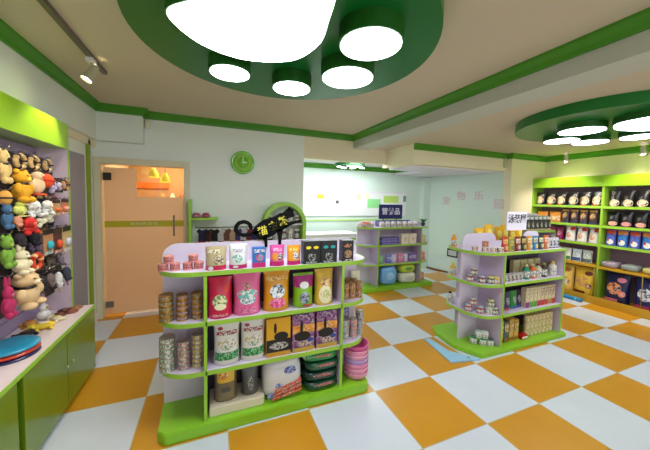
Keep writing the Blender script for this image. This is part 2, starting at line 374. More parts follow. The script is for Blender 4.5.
# ------------------------------------------------------------------ free-standing shelf units
def sup(x0, x1, y0, yc, e0, e1, y1=None, n=10, pw=2.8):
    """outline of a board with rounded ends"""
    y1 = y1 if y1 is not None else 2*yc-y0
    P = [(x0,y0),(x1,y0)]
    if e1:
        for i in range(1, n+1):
            t = PI/2*i/n; P.append((x1+e1*math.sin(t)**(2/pw), yc+(y0-yc)*max(0,math.cos(t))**(2/pw)))
        if y1 > yc:
            for i in range(n-1, 0, -1):
                t = PI/2*i/n; P.append((x1+e1*math.sin(t)**(2/pw), yc+(y1-yc)*max(0,math.cos(t))**(2/pw)))
    P += [(x1,y1),(x0,y1)]
    if e0:
        if y1 > yc:
            for i in range(1, n+1):
                t = PI/2*i/n; P.append((x0-e0*math.sin(t)**(2/pw), yc+(y1-yc)*max(0,math.cos(t))**(2/pw)))
        else: P.append((x0-e0, yc))
        for i in range(n-1, 0, -1):
            t = PI/2*i/n; P.append((x0-e0*math.sin(t)**(2/pw), yc+(y0-yc)*max(0,math.cos(t))**(2/pw)))
    return P
def shelf_unit(label, x0, x1, y0, yc, e0, e1, levels, top, plinth, single=False, pcol=LILAC, dip=0, ph=.078):
    y1 = yc if single else 2*yc-y0
    o = thing('display_shelf', label, 'shelf unit', ((x0+x1)/2, yc, 0)); ox, oy = (x0+x1)/2, yc
    sh = lambda P: [(p[0]-ox, p[1]-oy) for p in P]
    build(M().prism(sh(plinth), 0, ph), 'plinth', mat((140,198,42), .35), o, bev=.006)
    a, b = x0-max(e0-.015,0)-ox, x1+max(e1-.015,0)-ox; r = .1
    P = [(a,ph),(b,ph)]+[(b-r+r*math.cos(t*PI/16), top-r+r*math.sin(t*PI/16)) for t in range(9)]+[(a+r-r*math.sin(t*PI/16), top-r+r*math.cos(t*PI/16)) for t in range(9)]
    if dip:
        arc = lambda cx, s0, s1: [(cx+r*math.cos(PI*t/16), top-r+r*math.sin(PI*t/16)) for t in range(s0, s1, 1 if s1 > s0 else -1)]
        P = [(a,ph),(b,ph)]+arc(b-r, 0, 9)+arc(b-.22, 8, 17)+[(b-.22-r,top-dip),(x0-ox+.25,top-dip)]+arc(x0-ox+.25-r, 0, 9)+arc(a+r, 8, 17)
    build(M().prism(P, -.009, .009, 'y'), 'centre_panel', mat((218,208,224), .45), o)
    for x in (x0, x1):
        d = build(M().box(x-.009-ox, x+.009-ox, y0+.006-oy, y1-.003-oy, ph, levels[-1]-.03), 'divider', LILAC, o)
        build(M().box(x-.011-ox, x+.011-ox, y0-oy, y0+.006-oy, ph, levels[-1]-.03), 'edge_strip', LEAF, d)
    if not single: build(M().box(x0+.012-ox,x1-.012-ox,-.014,-.0095,ph+.002,levels[-1]-.03), 'shade_sheet', mat((84,72,90), .6), o)  # dark sheet added to put deep shade into the gaps between goods
    for z in levels:
        P = sup(x0, x1, y0+.006, yc, max(e0-.006,0), max(e1-.006,0), y1-.0 if single else y1-.006)
        s = build(M().prism(sh(P), z-.024, z), 'shelf_board', mat((214,202,222), .4), o)
        P = sh(sup(x0, x1, y0+.005, yc, max(e0-.005,0), max(e1-.005,0), y1 if single else y1-.005)); Q = sh(sup(x0, x1, y0, yc, e0, e1, y1 if single else y1)); n = len(P)
        mm = M(); mm.v = [(p[0],p[1],z-.028) for p in Q]+[(p[0],p[1],z+.003) for p in Q]+[(p[0],p[1],z-.028) for p in P]+[(p[0],p[1],z+.003) for p in P]
        for i in range(n):
            j = (i+1) % n; mm.f += [[i,j,n+j,n+i],[n+i,n+j,3*n+j,3*n+i],[2*n+i,2*n+j,j,i],[3*n+i,3*n+j,2*n+j,2*n+i]]; mm.sm += [False]*4
        build(mm, 'edge_trim', LEAF, s)
    return o
LV = [.435,.785,1.135]
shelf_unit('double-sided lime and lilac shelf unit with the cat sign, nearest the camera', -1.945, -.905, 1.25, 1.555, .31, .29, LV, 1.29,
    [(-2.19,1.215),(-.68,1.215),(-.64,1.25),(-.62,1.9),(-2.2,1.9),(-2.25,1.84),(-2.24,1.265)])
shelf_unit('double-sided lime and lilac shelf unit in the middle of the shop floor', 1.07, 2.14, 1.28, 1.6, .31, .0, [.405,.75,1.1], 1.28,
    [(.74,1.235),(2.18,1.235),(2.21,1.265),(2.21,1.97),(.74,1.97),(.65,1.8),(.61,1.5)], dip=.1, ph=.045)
shelf_unit('lime and lilac shelf unit at the opening to the rear room', .87, 1.82, 3.47, 3.77, .3, .26, [.485,.83,1.15], 1.24,
    [(.56,3.44),(2.1,3.44),(2.1,3.78),(.56,3.78)], single=True)
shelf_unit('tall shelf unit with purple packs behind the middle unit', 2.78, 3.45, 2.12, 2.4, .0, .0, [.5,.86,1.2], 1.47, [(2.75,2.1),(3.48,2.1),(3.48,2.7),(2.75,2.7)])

# right wall shelving: two bays
def bay(ya, yb, label):
    yc = (ya+yb)/2; h = (yb-ya)/2
    o = thing('wall_shelving', label, 'shelf unit', (4.35,yc,0))
    build(M().box(-.02,0,-h,h,0,2.12), 'back_panel', mat((150,120,140), .5), o)
    for s in (-1,1): build(M().box(-.35,-.02,s*h-.012 if s > 0 else -h,s*h if s > 0 else -h+.012,0,2.12), 'upright', LEAF, o)
    build(M().box(-.353,-.02,-h,h,1.945,2.125), 'fascia', mat((150,205,35), .3, coat=.3), o)
    for z in (.985,1.297,1.613):
        s = build(M().box(-.345,-.02,-h+.012,h-.012,z-.022,z), 'shelf_board', LILAC, o); build(M().box(-.352,-.345,-h+.012,h-.012,z-.03,z+.012), 'edge_trim', LEAF, s)
    s = build(M().box(-.37,-.02,-h+.012,h-.012,.6,.635), 'bin_top', mat((196,150,30), .5), o)
    build(M().box(-.40,-.02,-h,h,.0,.09), 'bin_base', mat((190,145,35), .5), o); build(M().box(-.40,-.385,-h,h,.09,.13), 'bin_lip', mat((190,150,40), .5), o)
    for yy in (h-.02,-h+.02,0): build(M().tube([(-.38,yy,.13),(-.38,yy,.6)], .006), 'bin_bar', mat((150,130,60), .4, metal=.5), o)
bay(1.78, 2.87, 'far bay of the lime green wall shelving on the right, holding cream and brown bags')
bay(.69, 1.778, 'near bay of the lime green wall shelving on the right, holding black and blue bags')

# ------------------------------------------------------------------ products
def bagf(w, d, h, pw=2.2):
    def f(u, v, off=0, back=False):
        p = d/2*(1-v**pw)*(.82+.18*min(1,v*6))+.0035
        y = p*max(0, 1-abs(u)**3)**.8+off
        x = u*w/2*(1-.05*math.sin(PI*v)+.0*v)
        return (x, y if back else -y, v*h)
    return f
def boxf(w, d, h):
    return lambda u, v, off=0, back=False: (u*w/2, (d/2+off)*(1 if back else -1), v*h)
def gridm(f, back, nu=12, nv=10):
    m = M(); vs = [f(-1+2*i/nu, j/nv, 0, back) for j in range(nv+1) for i in range(nu+1)]
    m.add(vs, [(j*(nu+1)+i, j*(nu+1)+i+1, (j+1)*(nu+1)+i+1, (j+1)*(nu+1)+i) for j in range(nv) for i in range(nu)], True)
    return m
def pack(kind, w, d, h, bm_, patches, name, loc, label, cat, rz=0., group=None):
    if kind == 'bag':
        f = bagf(w,d,h); m = gridm(f, False); b = gridm(f, True); m.add(b.v, b.f, True)
        n = 12; bot = [f(-1+2*i/n,0) for i in range(n+1)]+[f(1-2*i/n,0,0,True) for i in range(1,n)]
        m.add(bot, [tuple(range(len(bot)))])
    else:
        f = boxf(w,d,h); m = M().box(-w/2,w/2,-d/2,d/2,0,h)
    o = build(m, name, bm_, None, loc, rz, bev=.002 if kind == 'box' else 0)
    tag(o, label, cat, group)
    if kind == 'bag': build(M().add([f(-1+2*i/8,t,.0015) for t in (.93,.985) for i in range(9)], [(i,i+1,10+i,9+i) for i in range(8)], True), 'top_seal', bm_, o)
    for k, p in enumerate(patches):
        off = .0022+.0008*k; mp = M()
        if p[0] == 'r':
            _, u0, u1, v0, v1, mm = p[:6]; nm = p[6] if len(p) > 6 else 'printed_panel'; a, c = 8, 6
            mp.add([f(u0+(u1-u0)*i/a, v0+(v1-v0)*j/c, off) for j in range(c+1) for i in range(a+1)], [(j*(a+1)+i, j*(a+1)+i+1, (j+1)*(a+1)+i+1, (j+1)*(a+1)+i) for j in range(c) for i in range(a)], True)
        else:
            _, uc, vc, ru, rv, mm = p[:6]; nm = p[6] if len(p) > 6 else 'printed_badge'; a = 16
            vs = [f(uc, vc, off)]
            for q in (.5, 1):
                vs += [f(uc+ru*q*math.cos(2*PI*i/a), vc+rv*q*math.sin(2*PI*i/a), off) for i in range(a)]
            mp.add(vs, [(0,1+i,1+(i+1) % a) for i in range(a)]+[(1+i,1+a+i,1+a+(i+1) % a,1+(i+1) % a) for i in range(a)], True)
        build(mp, nm, mm, o)
    return o
FR = .3
def ink(*c): return mat(c, FR)
z1, z2, z3, zb = LV[2], LV[1], LV[0], .078
YF = 1.33
def put(x, z, w, h, d, kind, base, patches, name, label, cat='bag', y=None, rz=0):
    if y is None:
        x = -1.913+(x+1.913)*.974; w *= .974; y = 1.277+d/2; h *= .87 if z == z1 else (1.04 if z == z3 else 1.02)
    return pack(kind, w, d, h, base, patches, name, (x, y, z), label, cat, rz)
wht, mag, tan, yel, grn, blk = ink(238,236,232), ink(200,20,110), ink(190,172,130), ink(235,175,30), ink(30,130,60), ink(12,12,14)
# top row
put(-1.875,z1,.145,.19,.08,'bag',tan,[('r',-.95,.95,0,.2,ink(205,25,75)),('d',-.5,.1,.25,.09,wht),('d',.25,.45,.5,.22,printed((110,90,60),(200,190,150),40)),('r',-.8,.4,.72,.86,printed((235,230,200),(150,130,80),60))],'treat_bag','tan bag with a crimson base band, first on the top shelf','bag')
put(-1.722,z1,.132,.205,.08,'bag',wht,[('r',-.95,.95,0,.17,mag),('d',-.1,.42,.6,.16,printed((120,190,170),(240,240,240),40)),('r',-.6,.6,.68,.8,printed((240,240,240),(150,150,160),70)),('d',-.3,.1,.3,.05,wht)],'treat_bag','white bag with a magenta base band under the tail of the cat sign','bag')
put(-1.572,z1,.098,.17,.05,'box',ink(40,120,205),[('r',-1,1,0,.25,mag),('d',.1,.5,.6,.2,printed((200,60,120),(60,170,200),40)),('r',-.8,.8,.75,.92,printed((240,240,240),(40,120,205),60))],'treat_box','blue box with a magenta base under the cat sign','box')
put(-1.43,z1,.115,.182,.06,'bag',ink(235,90,170),[('r',-.95,.95,0,.22,mag),('d',-.35,.45,.5,.2,ink(235,140,50)),('d',.4,.45,.4,.18,printed((60,50,50),(220,210,200),50)),('r',-.6,.6,.72,.86,printed((250,200,225),(235,90,170),70))],'treat_bag','pink pouch with orange picture under the hind leg of the cat sign','bag')
put(-1.295,z1,.112,.172,.06,'bag',ink(245,165,40),[('r',-.95,.95,0,.22,mag),('d',.2,.48,.5,.2,printed((120,90,130),(250,240,220),50)),('r',-.7,.5,.72,.86,printed((250,230,120),(240,120,30),70))],'treat_bag','orange pouch with magenta base next to the black boxes','bag')
def eyes(cm): return [('d',-.42,.72,.3,.07,cm,'printed_eye'),('d',.45,.72,.3,.07,cm,'printed_eye'),('d',0,.3,.5,.2,printed((12,12,14),(170,170,170),45,.58)),('r',-.7,.5,.03,.1,printed((12,12,14),(200,200,200),80))]
put(-1.150,z1,.145,.205,.07,'box',blk,eyes(ink(245,215,30)),'pet_food_box','black box with two yellow eyes on the top shelf','box')
put(-1.000,z1,.145,.205,.07,'box',blk,eyes(ink(30,165,170)),'pet_food_box','black box with two teal eyes on the top shelf','box')
put(-.825,z1,.105,.2,.07,'box',blk,[('d',-.1,.75,.7,.1,printed((210,120,40),(12,12,14),40)),('d',0,.35,.7,.2,printed((160,110,60),(12,12,14),40,.55)),('r',-.8,.8,.02,.1,printed((200,190,180),(12,12,14),70))],'pet_food_box','narrow black box with orange print on the rounded right end of the top shelf','box')
# second row
put(-1.846,z2,.172,.285,.12,'bag',ink(214,30,75),[('d',-.05,.42,.62,.17,printed((225,225,170),(120,150,90),30)),('d',0,.3,.5,.08,ink(235,232,190)),('d',.55,.72,.3,.09,ink(230,50,40)),('r',-.6,.6,.06,.12,printed((250,200,200),(214,30,75),80))],'pet_food_bag','crimson bag with a pale cat picture, first on the second shelf','bag')
put(-1.652,z2,.205,.3,.12,'bag',ink(240,110,165),[('d',0,.5,.8,.12,printed((90,190,180),(235,235,220),34)),('d',-.1,.68,.3,.1,printed((150,110,50),(240,110,165),40)),('d',0,.36,.6,.09,printed((240,240,240),(120,160,170),50)),('r',-.6,.6,.06,.2,printed((250,160,200),(235,90,150),40))],'pet_food_bag','pink bag with turquoise lettering panel on the second shelf','bag')
put(-1.425,z2,.21,.3,.12,'bag',ink(232,160,25),[('d',0,.5,.6,.17,printed((235,240,245),(70,80,100),22)),('d',0,.22,.62,.13,printed((235,60,140),(250,160,190),34)),('r',-.85,.85,.76,.86,printed((250,205,80),(200,120,20),60))],'pet_food_bag','golden yellow bag with a husky picture on the second shelf','bag')
put(-1.205,z2,.175,.265,.11,'bag',ink(130,185,25),[('r',-.98,.98,.6,.93,ink(170,20,120)),('d',0,.66,.45,.1,wht),('d',0,.3,.5,.17,printed((150,160,190),(60,70,90),34)),('r',-.2,.8,.04,.1,ink(215,60,90))],'pet_food_bag','lime bag with a purple top on the second shelf','bag')
put(-1.02,z2,.17,.285,.12,'bag',ink(225,185,60),[('d',0,.3,.72,.26,ink(240,232,190)),('d',.1,.64,.6,.1,printed((170,60,90),(240,210,110),30)),('d',-.5,.84,.3,.07,ink(235,195,70)),('d',0,.32,.4,.12,printed((205,205,120),(240,232,190),60))],'pet_food_bag','yellow bag with a cream puppy picture at the right of the second shelf','bag')
# third row
for i, x in enumerate((-1.80,-1.607)):
    put(x,z3,.185,.29,.1,'bag',ink(228,226,218),[('r',-.9,.9,.14,.33,printed((20,120,60),(60,165,90),40)),('r',-.8,.8,.72,.82,printed((165,25,40),(228,226,218),60)),('d',-.5,.88,.2,.04,ink(165,25,40)),('d',0,.52,.75,.13,printed((200,180,120),(235,232,225),30)),('d',0,.45,.4,.07,printed((150,170,130),(235,232,225),60))],'pet_food_bag',['left','right'][i]+' one of two white bags with a green base band on the third shelf','bag')
put(-1.415,z3,.19,.285,.1,'box',ink(228,170,35),[('r',-1,1,.0,.12,ink(205,150,40)),('r',-1,1,.12,.45,blk),('d',.2,.52,.6,.12,blk,'printed_cat'),('d',-.3,.75,.12,.14,blk,'printed_cat'),('d',0,.28,.8,.1,printed((190,185,180),(30,28,30),40))],'pet_food_box','yellow and black box with a cat silhouette on the third shelf','box')
for i, x in enumerate((-1.21,-1.005)):
    put(x,z3,.185,.29,.1,'box',printed((150,90,150),(110,60,120),20),[('r',-1,1,.5,.72,printed((235,150,50),(240,190,120),18)),('r',-1,1,.0,.12,ink(200,160,70)),('d',-.1,.42,.75,.13,blk,'printed_cat'),('d',-.2,.66,.14,.18,blk,'printed_cat'),('d',.1,.22,.8,.08,printed((200,170,160),(90,70,90),40)),('d',.6,.3,.3,.06,ink(60,70,150))],'pet_food_box',['left','right'][i]+' one of two purple and orange boxes with a black cat on the third shelf','box')
# base row
tag(build(M().prism([(-.2,-.1),(.17,-.1),(.19,-.08),(.19,.13),(-.2,.13)], 0, .07), 'display_riser', mat((225,214,190), .4), None, (-1.72,1.37,zb), bev=.006), 'low cream riser on the lime plinth of the nearest shelf unit', 'tray')
put(-1.808,zb+.07,.165,.255,.12,'bag',mat((130,116,84), .3, noise=.25),[('r',-.75,.75,.55,.98,ink(238,190,40)),('d',-.2,.72,.5,.08,printed((200,70,20),(240,200,60),40)),('r',-.4,.4,.3,.42,ink(80,80,75))],'litter_bag','clear bag of grey litter with a yellow header on the cream riser','bag',y=1.36)
put(-1.632,zb+.07,.13,.2,.12,'bag',mat((88,88,86), .3, noise=.25),[('d',0,.45,.35,.25,printed((60,60,62),(150,150,145),60))],'litter_bag','small dark grey bag at the right of the cream riser','bag',y=1.37)
def sack(w, d, h, lean, mt):
    m = M(); 
    for k in range(1): m.ell((0,0,h/2), (w/2,d/2,h/2), 24, 16)
    m.v = [(math.copysign(abs(v[0]/(w/2))**.55, v[0])*w/2, math.copysign(abs(v[1]/(d/2))**.6, v[1])*d/2, h/2+math.copysign(abs((v[2]-h/2)/(h/2))**.55, v[2]-h/2)*h/2*(1+.05*math.sin(v[0]*30))) for v in m.v]
    m.v = [(v[0], v[1]+lean*v[2], v[2]) for v in m.v]
    return m
def rest(o, label, cat='bag', group=None): return tag(o, label, cat, group)
o = rest(build(sack(.31,.2,.318,0,None), 'litter_sack', mat((222,222,226), .15, coat=.5, noise=.12), None, (-1.385,1.37,zb)), 'big white plastic-wrapped sack with blue and rust print on the plinth')
for (cx, cz, rx, rz_) in ((.05,.23,.05,.03),(-.04,.12,.025,.02),(-.1,.05,.03,.02)): build(M().ell((cx,-.099,cz), (rx,.006,rz_)), 'blue_print', printed((40,50,150),(150,170,220),50), o)
m = M()
for k in range(3): m.add([(-.09+.01*k,-.106,.015+.032*k),(.14,-.106,.05+.036*k),(.14,-.106,.072+.036*k),(-.09+.01*k,-.106,.034+.032*k)], [(0,1,2,3)]); 
m.v = m.v + [(v[0],-.1+.03,v[2]) for v in m.v]; m.f += [[i+12 for i in f] for f in m.f[:3]]; m.sm += [False]*3; m.f += [[a*4+i, a*4+(i+1) % 4, 12+a*4+(i+1) % 4, 12+a*4+i] for a in range(3) for i in range(4)]; m.sm += [False]*12
build(m, 'rust_stripes', printed((190,70,40),(225,120,90),40), o)
for k in range(4):
    cl = [(18,70,52),(15,60,46),(22,88,60),(30,140,70)][k]
    o = rest(build(sack(.30,.22,.083,0,None), 'litter_bag', mat(cl, .2, coat=.4, noise=.25), None, (-1.055+.004*k*(-1)**k,1.37,zb+.081*k), .03*(-1)**k), ['lowest dark green bag of the pile on the plinth','second dark green bag from the bottom of the pile','third green bag from the bottom of the pile','bright green bag on top of the pile'][k], 'bag')
    build(M().ell((0,-.104,.05), (.09,.008,.014)), 'red_lettering_panel', printed((190,60,50),cl,60), o)
    if k == 3: build(M().ell((-.12,-.06,.06), (.04,.06,.04)), 'white_corner', printed((235,235,235),(60,160,90),30), o)
for k in range(7):
    z = zb+k*.04
    m = M().lathe([(.07,0),(.085,.002),(.104,.03),(.108,.05),(.112,.06),(.112,.064),(.104,.064),(.1,.05),(.078,.012),(0,.01)], 36)
    cl = [(235,150,180),(240,160,190),(238,150,185),(190,160,215),(240,170,195),(238,160,190),(215,90,150)][k]
    tag(build(m, 'pet_bowl', mat(cl, .3), None, (-.705,1.36,z)), ['lowest pink bowl of the stack on the plinth','second pink bowl from the bottom','third pink bowl from the bottom','lilac bowl in the middle of the pink stack','fifth bowl from the bottom, pale pink','second bowl from the top, pink','topmost bowl of the stack, deep pink'][k], 'bowl', 'pink bowls stacked on the plinth')

# ------------------------------------------------------------------ tins
def tin(r, h, band, lid, name='tin_can'):
    o = build(M().lathe([(0,0),(r*.95,0),(r,.002),(r,.004),(r*.96,.007),(r*.96,h-.007),(r,h-.004),(r,h-.001),(r*.95,h-.001),(r*.93,h-.003),(0,h-.003)], 24), name, lid)
    build(M().lathe([(r*.962,.0095),(r*.97,.0105),(r*.97,h-.0105),(r*.962,h-.0095)], 24, cap=False), 'label_band', band, o)
    return o
LID = mat((190,180,165), .3, metal=.7); GOLD = mat((175,130,60), .35, metal=.6)
def stack(x, y, z, n, r, h, band, lid, where, name='tin_can', desc='tin', grp=None):
    for k in range(n):
        o = tin(r, h, band, lid, name) if k == 0 else dup(base, (0,0,0))
        if k == 0: base = o
        o.location = (x+random.uniform(-.001,.001), y, z+k*h); o.rotation_euler = (0,0,random.uniform(0,6))
        pos = 'lowest' if k == 0 else ('topmost' if k == n-1 else ORD[k]+' from the bottom')
        tag(o, '%s, %s in %s' % (desc, pos.replace('from the bottom','up'), where), 'tin', grp or 'tins in '+where)
bz = lambda a, b: printed(a, b, 90)
stack(-2.195,1.37,z2,5,.047,.037,bz((150,80,30),(90,140,80)),GOLD,'the left stack on the second shelf, left end',desc='brown label tin')
stack(-2.095,1.36,z2,5,.04,.036,bz((190,120,50),(110,120,160)),GOLD,'the middle stack on the second shelf, left end',desc='tan label tin')
stack(-2.0,1.36,z2,5,.041,.037,bz((180,90,40),(70,120,90)),GOLD,'the right stack on the second shelf, left end',desc='copper label tin')
stack(-2.193,1.37,z3,7,.05,.034,bz((225,228,215),(50,130,110)),LID,'the left stack on the third shelf, left end',desc='green and white tin')
stack(-2.09,1.36,z3,6,.041,.0335,bz((232,215,205),(190,110,110)),LID,'the middle stack on the third shelf, left end',desc='pink and white tin')
stack(-1.998,1.36,z3,7,.041,.0335,bz((238,228,160),(200,160,60)),LID,'the right stack on the third shelf, left end',desc='yellow and white tin')
pm = bz((170,40,90),(200,130,70))
t0 = tin(.033,.052,pm,mat((225,150,140), .4)); first = True
for (x, z, lb) in ((-2.212,z1,'lower left tin of the left pink pyramid'),(-2.14,z1,'lower right tin of the left pink pyramid'),(-2.178,z1+.052,'tin on top of the left pink pyramid'),(-2.06,z1,'lower left tin of the right pink pyramid'),(-1.99,z1,'lower right tin of the right pink pyramid'),(-2.025,z1+.052,'tin on top of the right pink pyramid')):
    o = t0 if first else dup(t0, (0,0,0)); first = False; o.location = (x,1.375,z); tag(o, lb+' on the top shelf', 'tin', 'small pink tins on the top shelf')
# right end of the nearest unit
pm = bz((120,30,50),(215,170,110)); k = 0
for j in range(2):
    for x in (-.82,-.755,-.69):
        stack(x,1.37+.11*j,z2,2,.031,.07,pm,GOLD,'the %s pair, %s row, second shelf right end' % (['left','middle','right'][k % 3], ['front','rear'][j]),desc='maroon label tin'); k += 1
put(-.66,z2,.1,.2,.05,'bag',ink(225,220,190),[('d',0,.5,.6,.2,printed((190,200,160),(235,232,215),40))],'treat_bag','cream pouch at the right end of the second shelf','bag',y=1.5)
for i, (x, cl, nm) in enumerate(((-.815,((225,228,230),(120,130,140)),'silver grey'),(-.735,((230,190,190),(190,90,110)),'rose'),(-.66,((200,205,215),(90,100,120)),'grey'))):
    stack(x,1.37 if i < 2 else 1.4,z3,3 if i < 2 else 4,.035,.055,bz(*cl),LID,'the %s stack on the third shelf, rounded right end' % ['left','middle','right'][i],desc=nm+' tin')
put(-.80,z3,.14,.25,.06,'box',ink(120,110,160),[('r',-.8,.8,.55,.85,printed((90,80,130),(190,180,210),40))],'pet_food_box','violet box behind the grey tins on the third shelf','box',y=1.5)
# ------------------------------------------------------------------ cat sign
s = thing('cat_sign', 'black prancing cat sign with yellow characters above the nearest shelf unit', 'sign', (-1.441,1.538,1.237))
Z = lambda X, Y: ((X-325)*.00099, (350-Y)*.00099)
def ribbon(P, W, y0, y1):
    P = [Vector(Z(*p)) for p in P]; L = []; R = []
    for i, p in enumerate(P):
        d = (P[min(i+1,len(P)-1)]-P[max(i-1,0)]).normalized(); n = Vector((-d.y,d.x))*W[i]*.00099; L.append(p+n); R.append(p-n)
    return [tuple(a) for a in L]+[tuple(a) for a in R[::-1]]
m = M(); 
ys = (-.006,.006)
body = blob([Z(*p) for p in ((170,215),(200,165),(260,120),(340,95),(410,60),(430,110),(470,150),(440,195),(380,225),(320,262),(250,280),(205,262))], 6)
m.prism(body, *ys, 'y')
m.prism(blob([Z(*p) for p in ((415,75),(440,42),(470,20),(492,22),(515,60),(520,92),(480,105),(440,120))], 6), *ys, 'y')
m.prism([Z(455,35),Z(478,4),Z(490,40)], *ys, 'y'); m.prism([Z(488,40),Z(512,22),Z(516,62)], *ys, 'y')
tl = [(155,182),(150,160),(130,142),(100,134),(65,142),(40,170),(38,205),(60,232),(100,244),(150,240),(190,225),(215,215)]
for i in range(len(tl)-1): m.prism(ribbon(tl[i:i+2], [15,15], 0, 0), *ys, 'y'); m.lathe([(0,-.0058),(15*.00099,-.0058),(15*.00099,.0058),(0,.0058)], 16, c=(Z(*tl[i])[0],0,Z(*tl[i])[1]), axis='y')
m.prism(ribbon([(430,175),(500,150),(585,128)], [24,14,9], 0, 0), *ys, 'y'); m.prism(ribbon([(262,260),(280,300),(282,350)], [24,12,11], 0, 0), *ys, 'y'); m.prism(ribbon([(395,200),(398,280),(396,350)], [30,14,11], 0, 0), *ys, 'y')
build(m, 'cat_silhouette', BLACK, s)
yl = mat((225,215,70), .5)
for ch, X, Y in (('猫',252,216),('主',338,175),('粮',424,135)):
    q = Z(X,Y); o = text(ch, .082, yl, 'character', s, (q[0],-.0075,q[1]), (PI/2,math.radians(-14),0), ext=.001, bold=.0012)
# ------------------------------------------------------------------ generic small goods
def jar(r, h, body, lid, name, loc, label, cat, parts=True, group=None):
    o = build(M().lathe([(0,0),(r*.9,0),(r,.006),(r,h*.72),(r*.8,h*.8),(0,h*.8)], 18), name, body, None, loc)
    build(M().lathe([(r*.84,h*.8),(r*.84,h),(0,h)], 18), 'lid', lid, o)
    if parts: build(M().lathe([(r*1.01,h*.15),(r*1.01,h*.6)], 18, cap=False), 'label_band', printed((235,232,220), tuple([120,110,100]), 60), o)
    return tag(o, label, cat, group)
def bottle(r, h, body, lid, name, loc, label, cat='bottle', group=None):
    o = build(M().lathe([(0,0),(r*.9,0),(r,.005),(r,h*.68),(r*.45,h*.8),(r*.4,h*.86)], 18), name, body, None, loc)
    build(M().lathe([(r*.5,h*.86),(r*.5,h*.99),(r*.2,h),(0,h)], 14), 'cap', lid, o)
    build(M().lathe([(r*1.015,h*.15),(r*1.015,h*.55)], 18, cap=False), 'label_band', printed((240,240,235),(150,150,140),50), o)
    return tag(o, label, cat, group)
def box_of(x, y, z, w, h, d, base, pats, label, rz=0, name='pet_food_box', cat='box'): return pack('box', w, d, h, base, pats, name, (x,y,z), label, cat, rz)
def bag_of(x, y, z, w, h, d, base, pats, label, rz=0, name='pet_food_bag', cat='bag'): return pack('bag', w, d, h, base, pats, name, (x,y,z), label, cat, rz)

# ------------------------------------------------------------------ middle shelf unit
gl = [1.1,.75,.405]; gp = .045; W = 'middle shelf unit'
top = [((205,60,50),(230,200,60),'red and yellow'),((190,175,60),(60,110,50),'olive'),((150,30,40),(230,220,180),'dark red'),((40,35,35),(215,180,60),'black and gold'),((215,150,40),(240,235,200),'amber'),((40,130,190),(235,220,120),'blue'),((60,60,50),(235,225,180),'charcoal'),((215,110,60),(240,235,220),'orange')]
x = 1.13
for i, (a, b, n) in enumerate(top):
    bag_of(x, 1.345, gl[0], .098, .165, .05, ink(*a), [('r',-.8,.8,.55,.85,printed(b,a,50)),('d',0,.28,.6,.16,printed(b,(120,90,70),50))], n+' pouch in the front row on top of the middle shelf unit', name='treat_bag'); x += .103
for i in range(3):
    bag_of(1.955+i*.07, 1.36, gl[0], .07, .13, .04, ink(200,195,205), [('d',0,.5,.75,.25,printed((30,30,30),(200,200,205),24)),('r',-.8,.8,.03,.12,ink(90,90,95))], ORD[i]+' grey pouch with black print, right end of the middle unit top', name='treat_bag')
for i, (x, h, n) in enumerate(((1.25,.22,'first'),(1.42,.26,'second'),(1.60,.23,'third'),(1.72,.25,'fourth'),(1.86,.2,'fifth'),(2.02,.22,'sixth'))):
    o = bag_of(x, 1.78, gl[0], .16, h, .08, ink(235,180,35), [('d',0,.6,.6,.2,ink(245,225,110)),('r',-.8,.8,.1,.3,printed((90,60,30),(235,180,35),30))], n+' golden bag from the left standing behind the panel on top of the middle unit', name='biscuit_bag')
cl = [((150,50,40),(225,200,170)),((170,70,50),(235,225,200)),((190,120,60),(235,225,200)),((90,60,50),(225,205,190))]
for i, (x, y) in enumerate(((.84,1.48),(.91,1.41),(.975,1.36),(1.04,1.325))):
    a, b = cl[i]; t = tin(.034,.058,printed(a,b,50),mat((225,215,210), .35)); t.location = (x,y,gl[0]); tag(t, ORD[i]+' low tin from the left on the rounded top of the middle unit', 'tin')
t = tin(.034,.058,printed((140,60,40),(220,150,120),50),mat((190,120,90), .35)); t.location = (.91,1.41,gl[0]+.058); tag(t, 'brown tin on top of the low row, rounded top of middle unit', 'tin')
t = bottle(.035,.15,ink(235,160,40),ink(240,190,60),'treat_tub',(.84,1.78,gl[0]),'orange tub at the rear left corner on top of the middle unit','tub')
t = bottle(.035,.15,ink(230,190,60),ink(240,200,60),'treat_tub',(.84,1.78,gl[1]),'yellow tub at the rear left of the second shelf, middle unit','tub')
t = bottle(.035,.13,ink(215,215,205),ink(20,20,22),'treat_tub',(.84,1.8,gl[2]),'white tub with black cap, rear left of the third shelf, middle unit','tub')
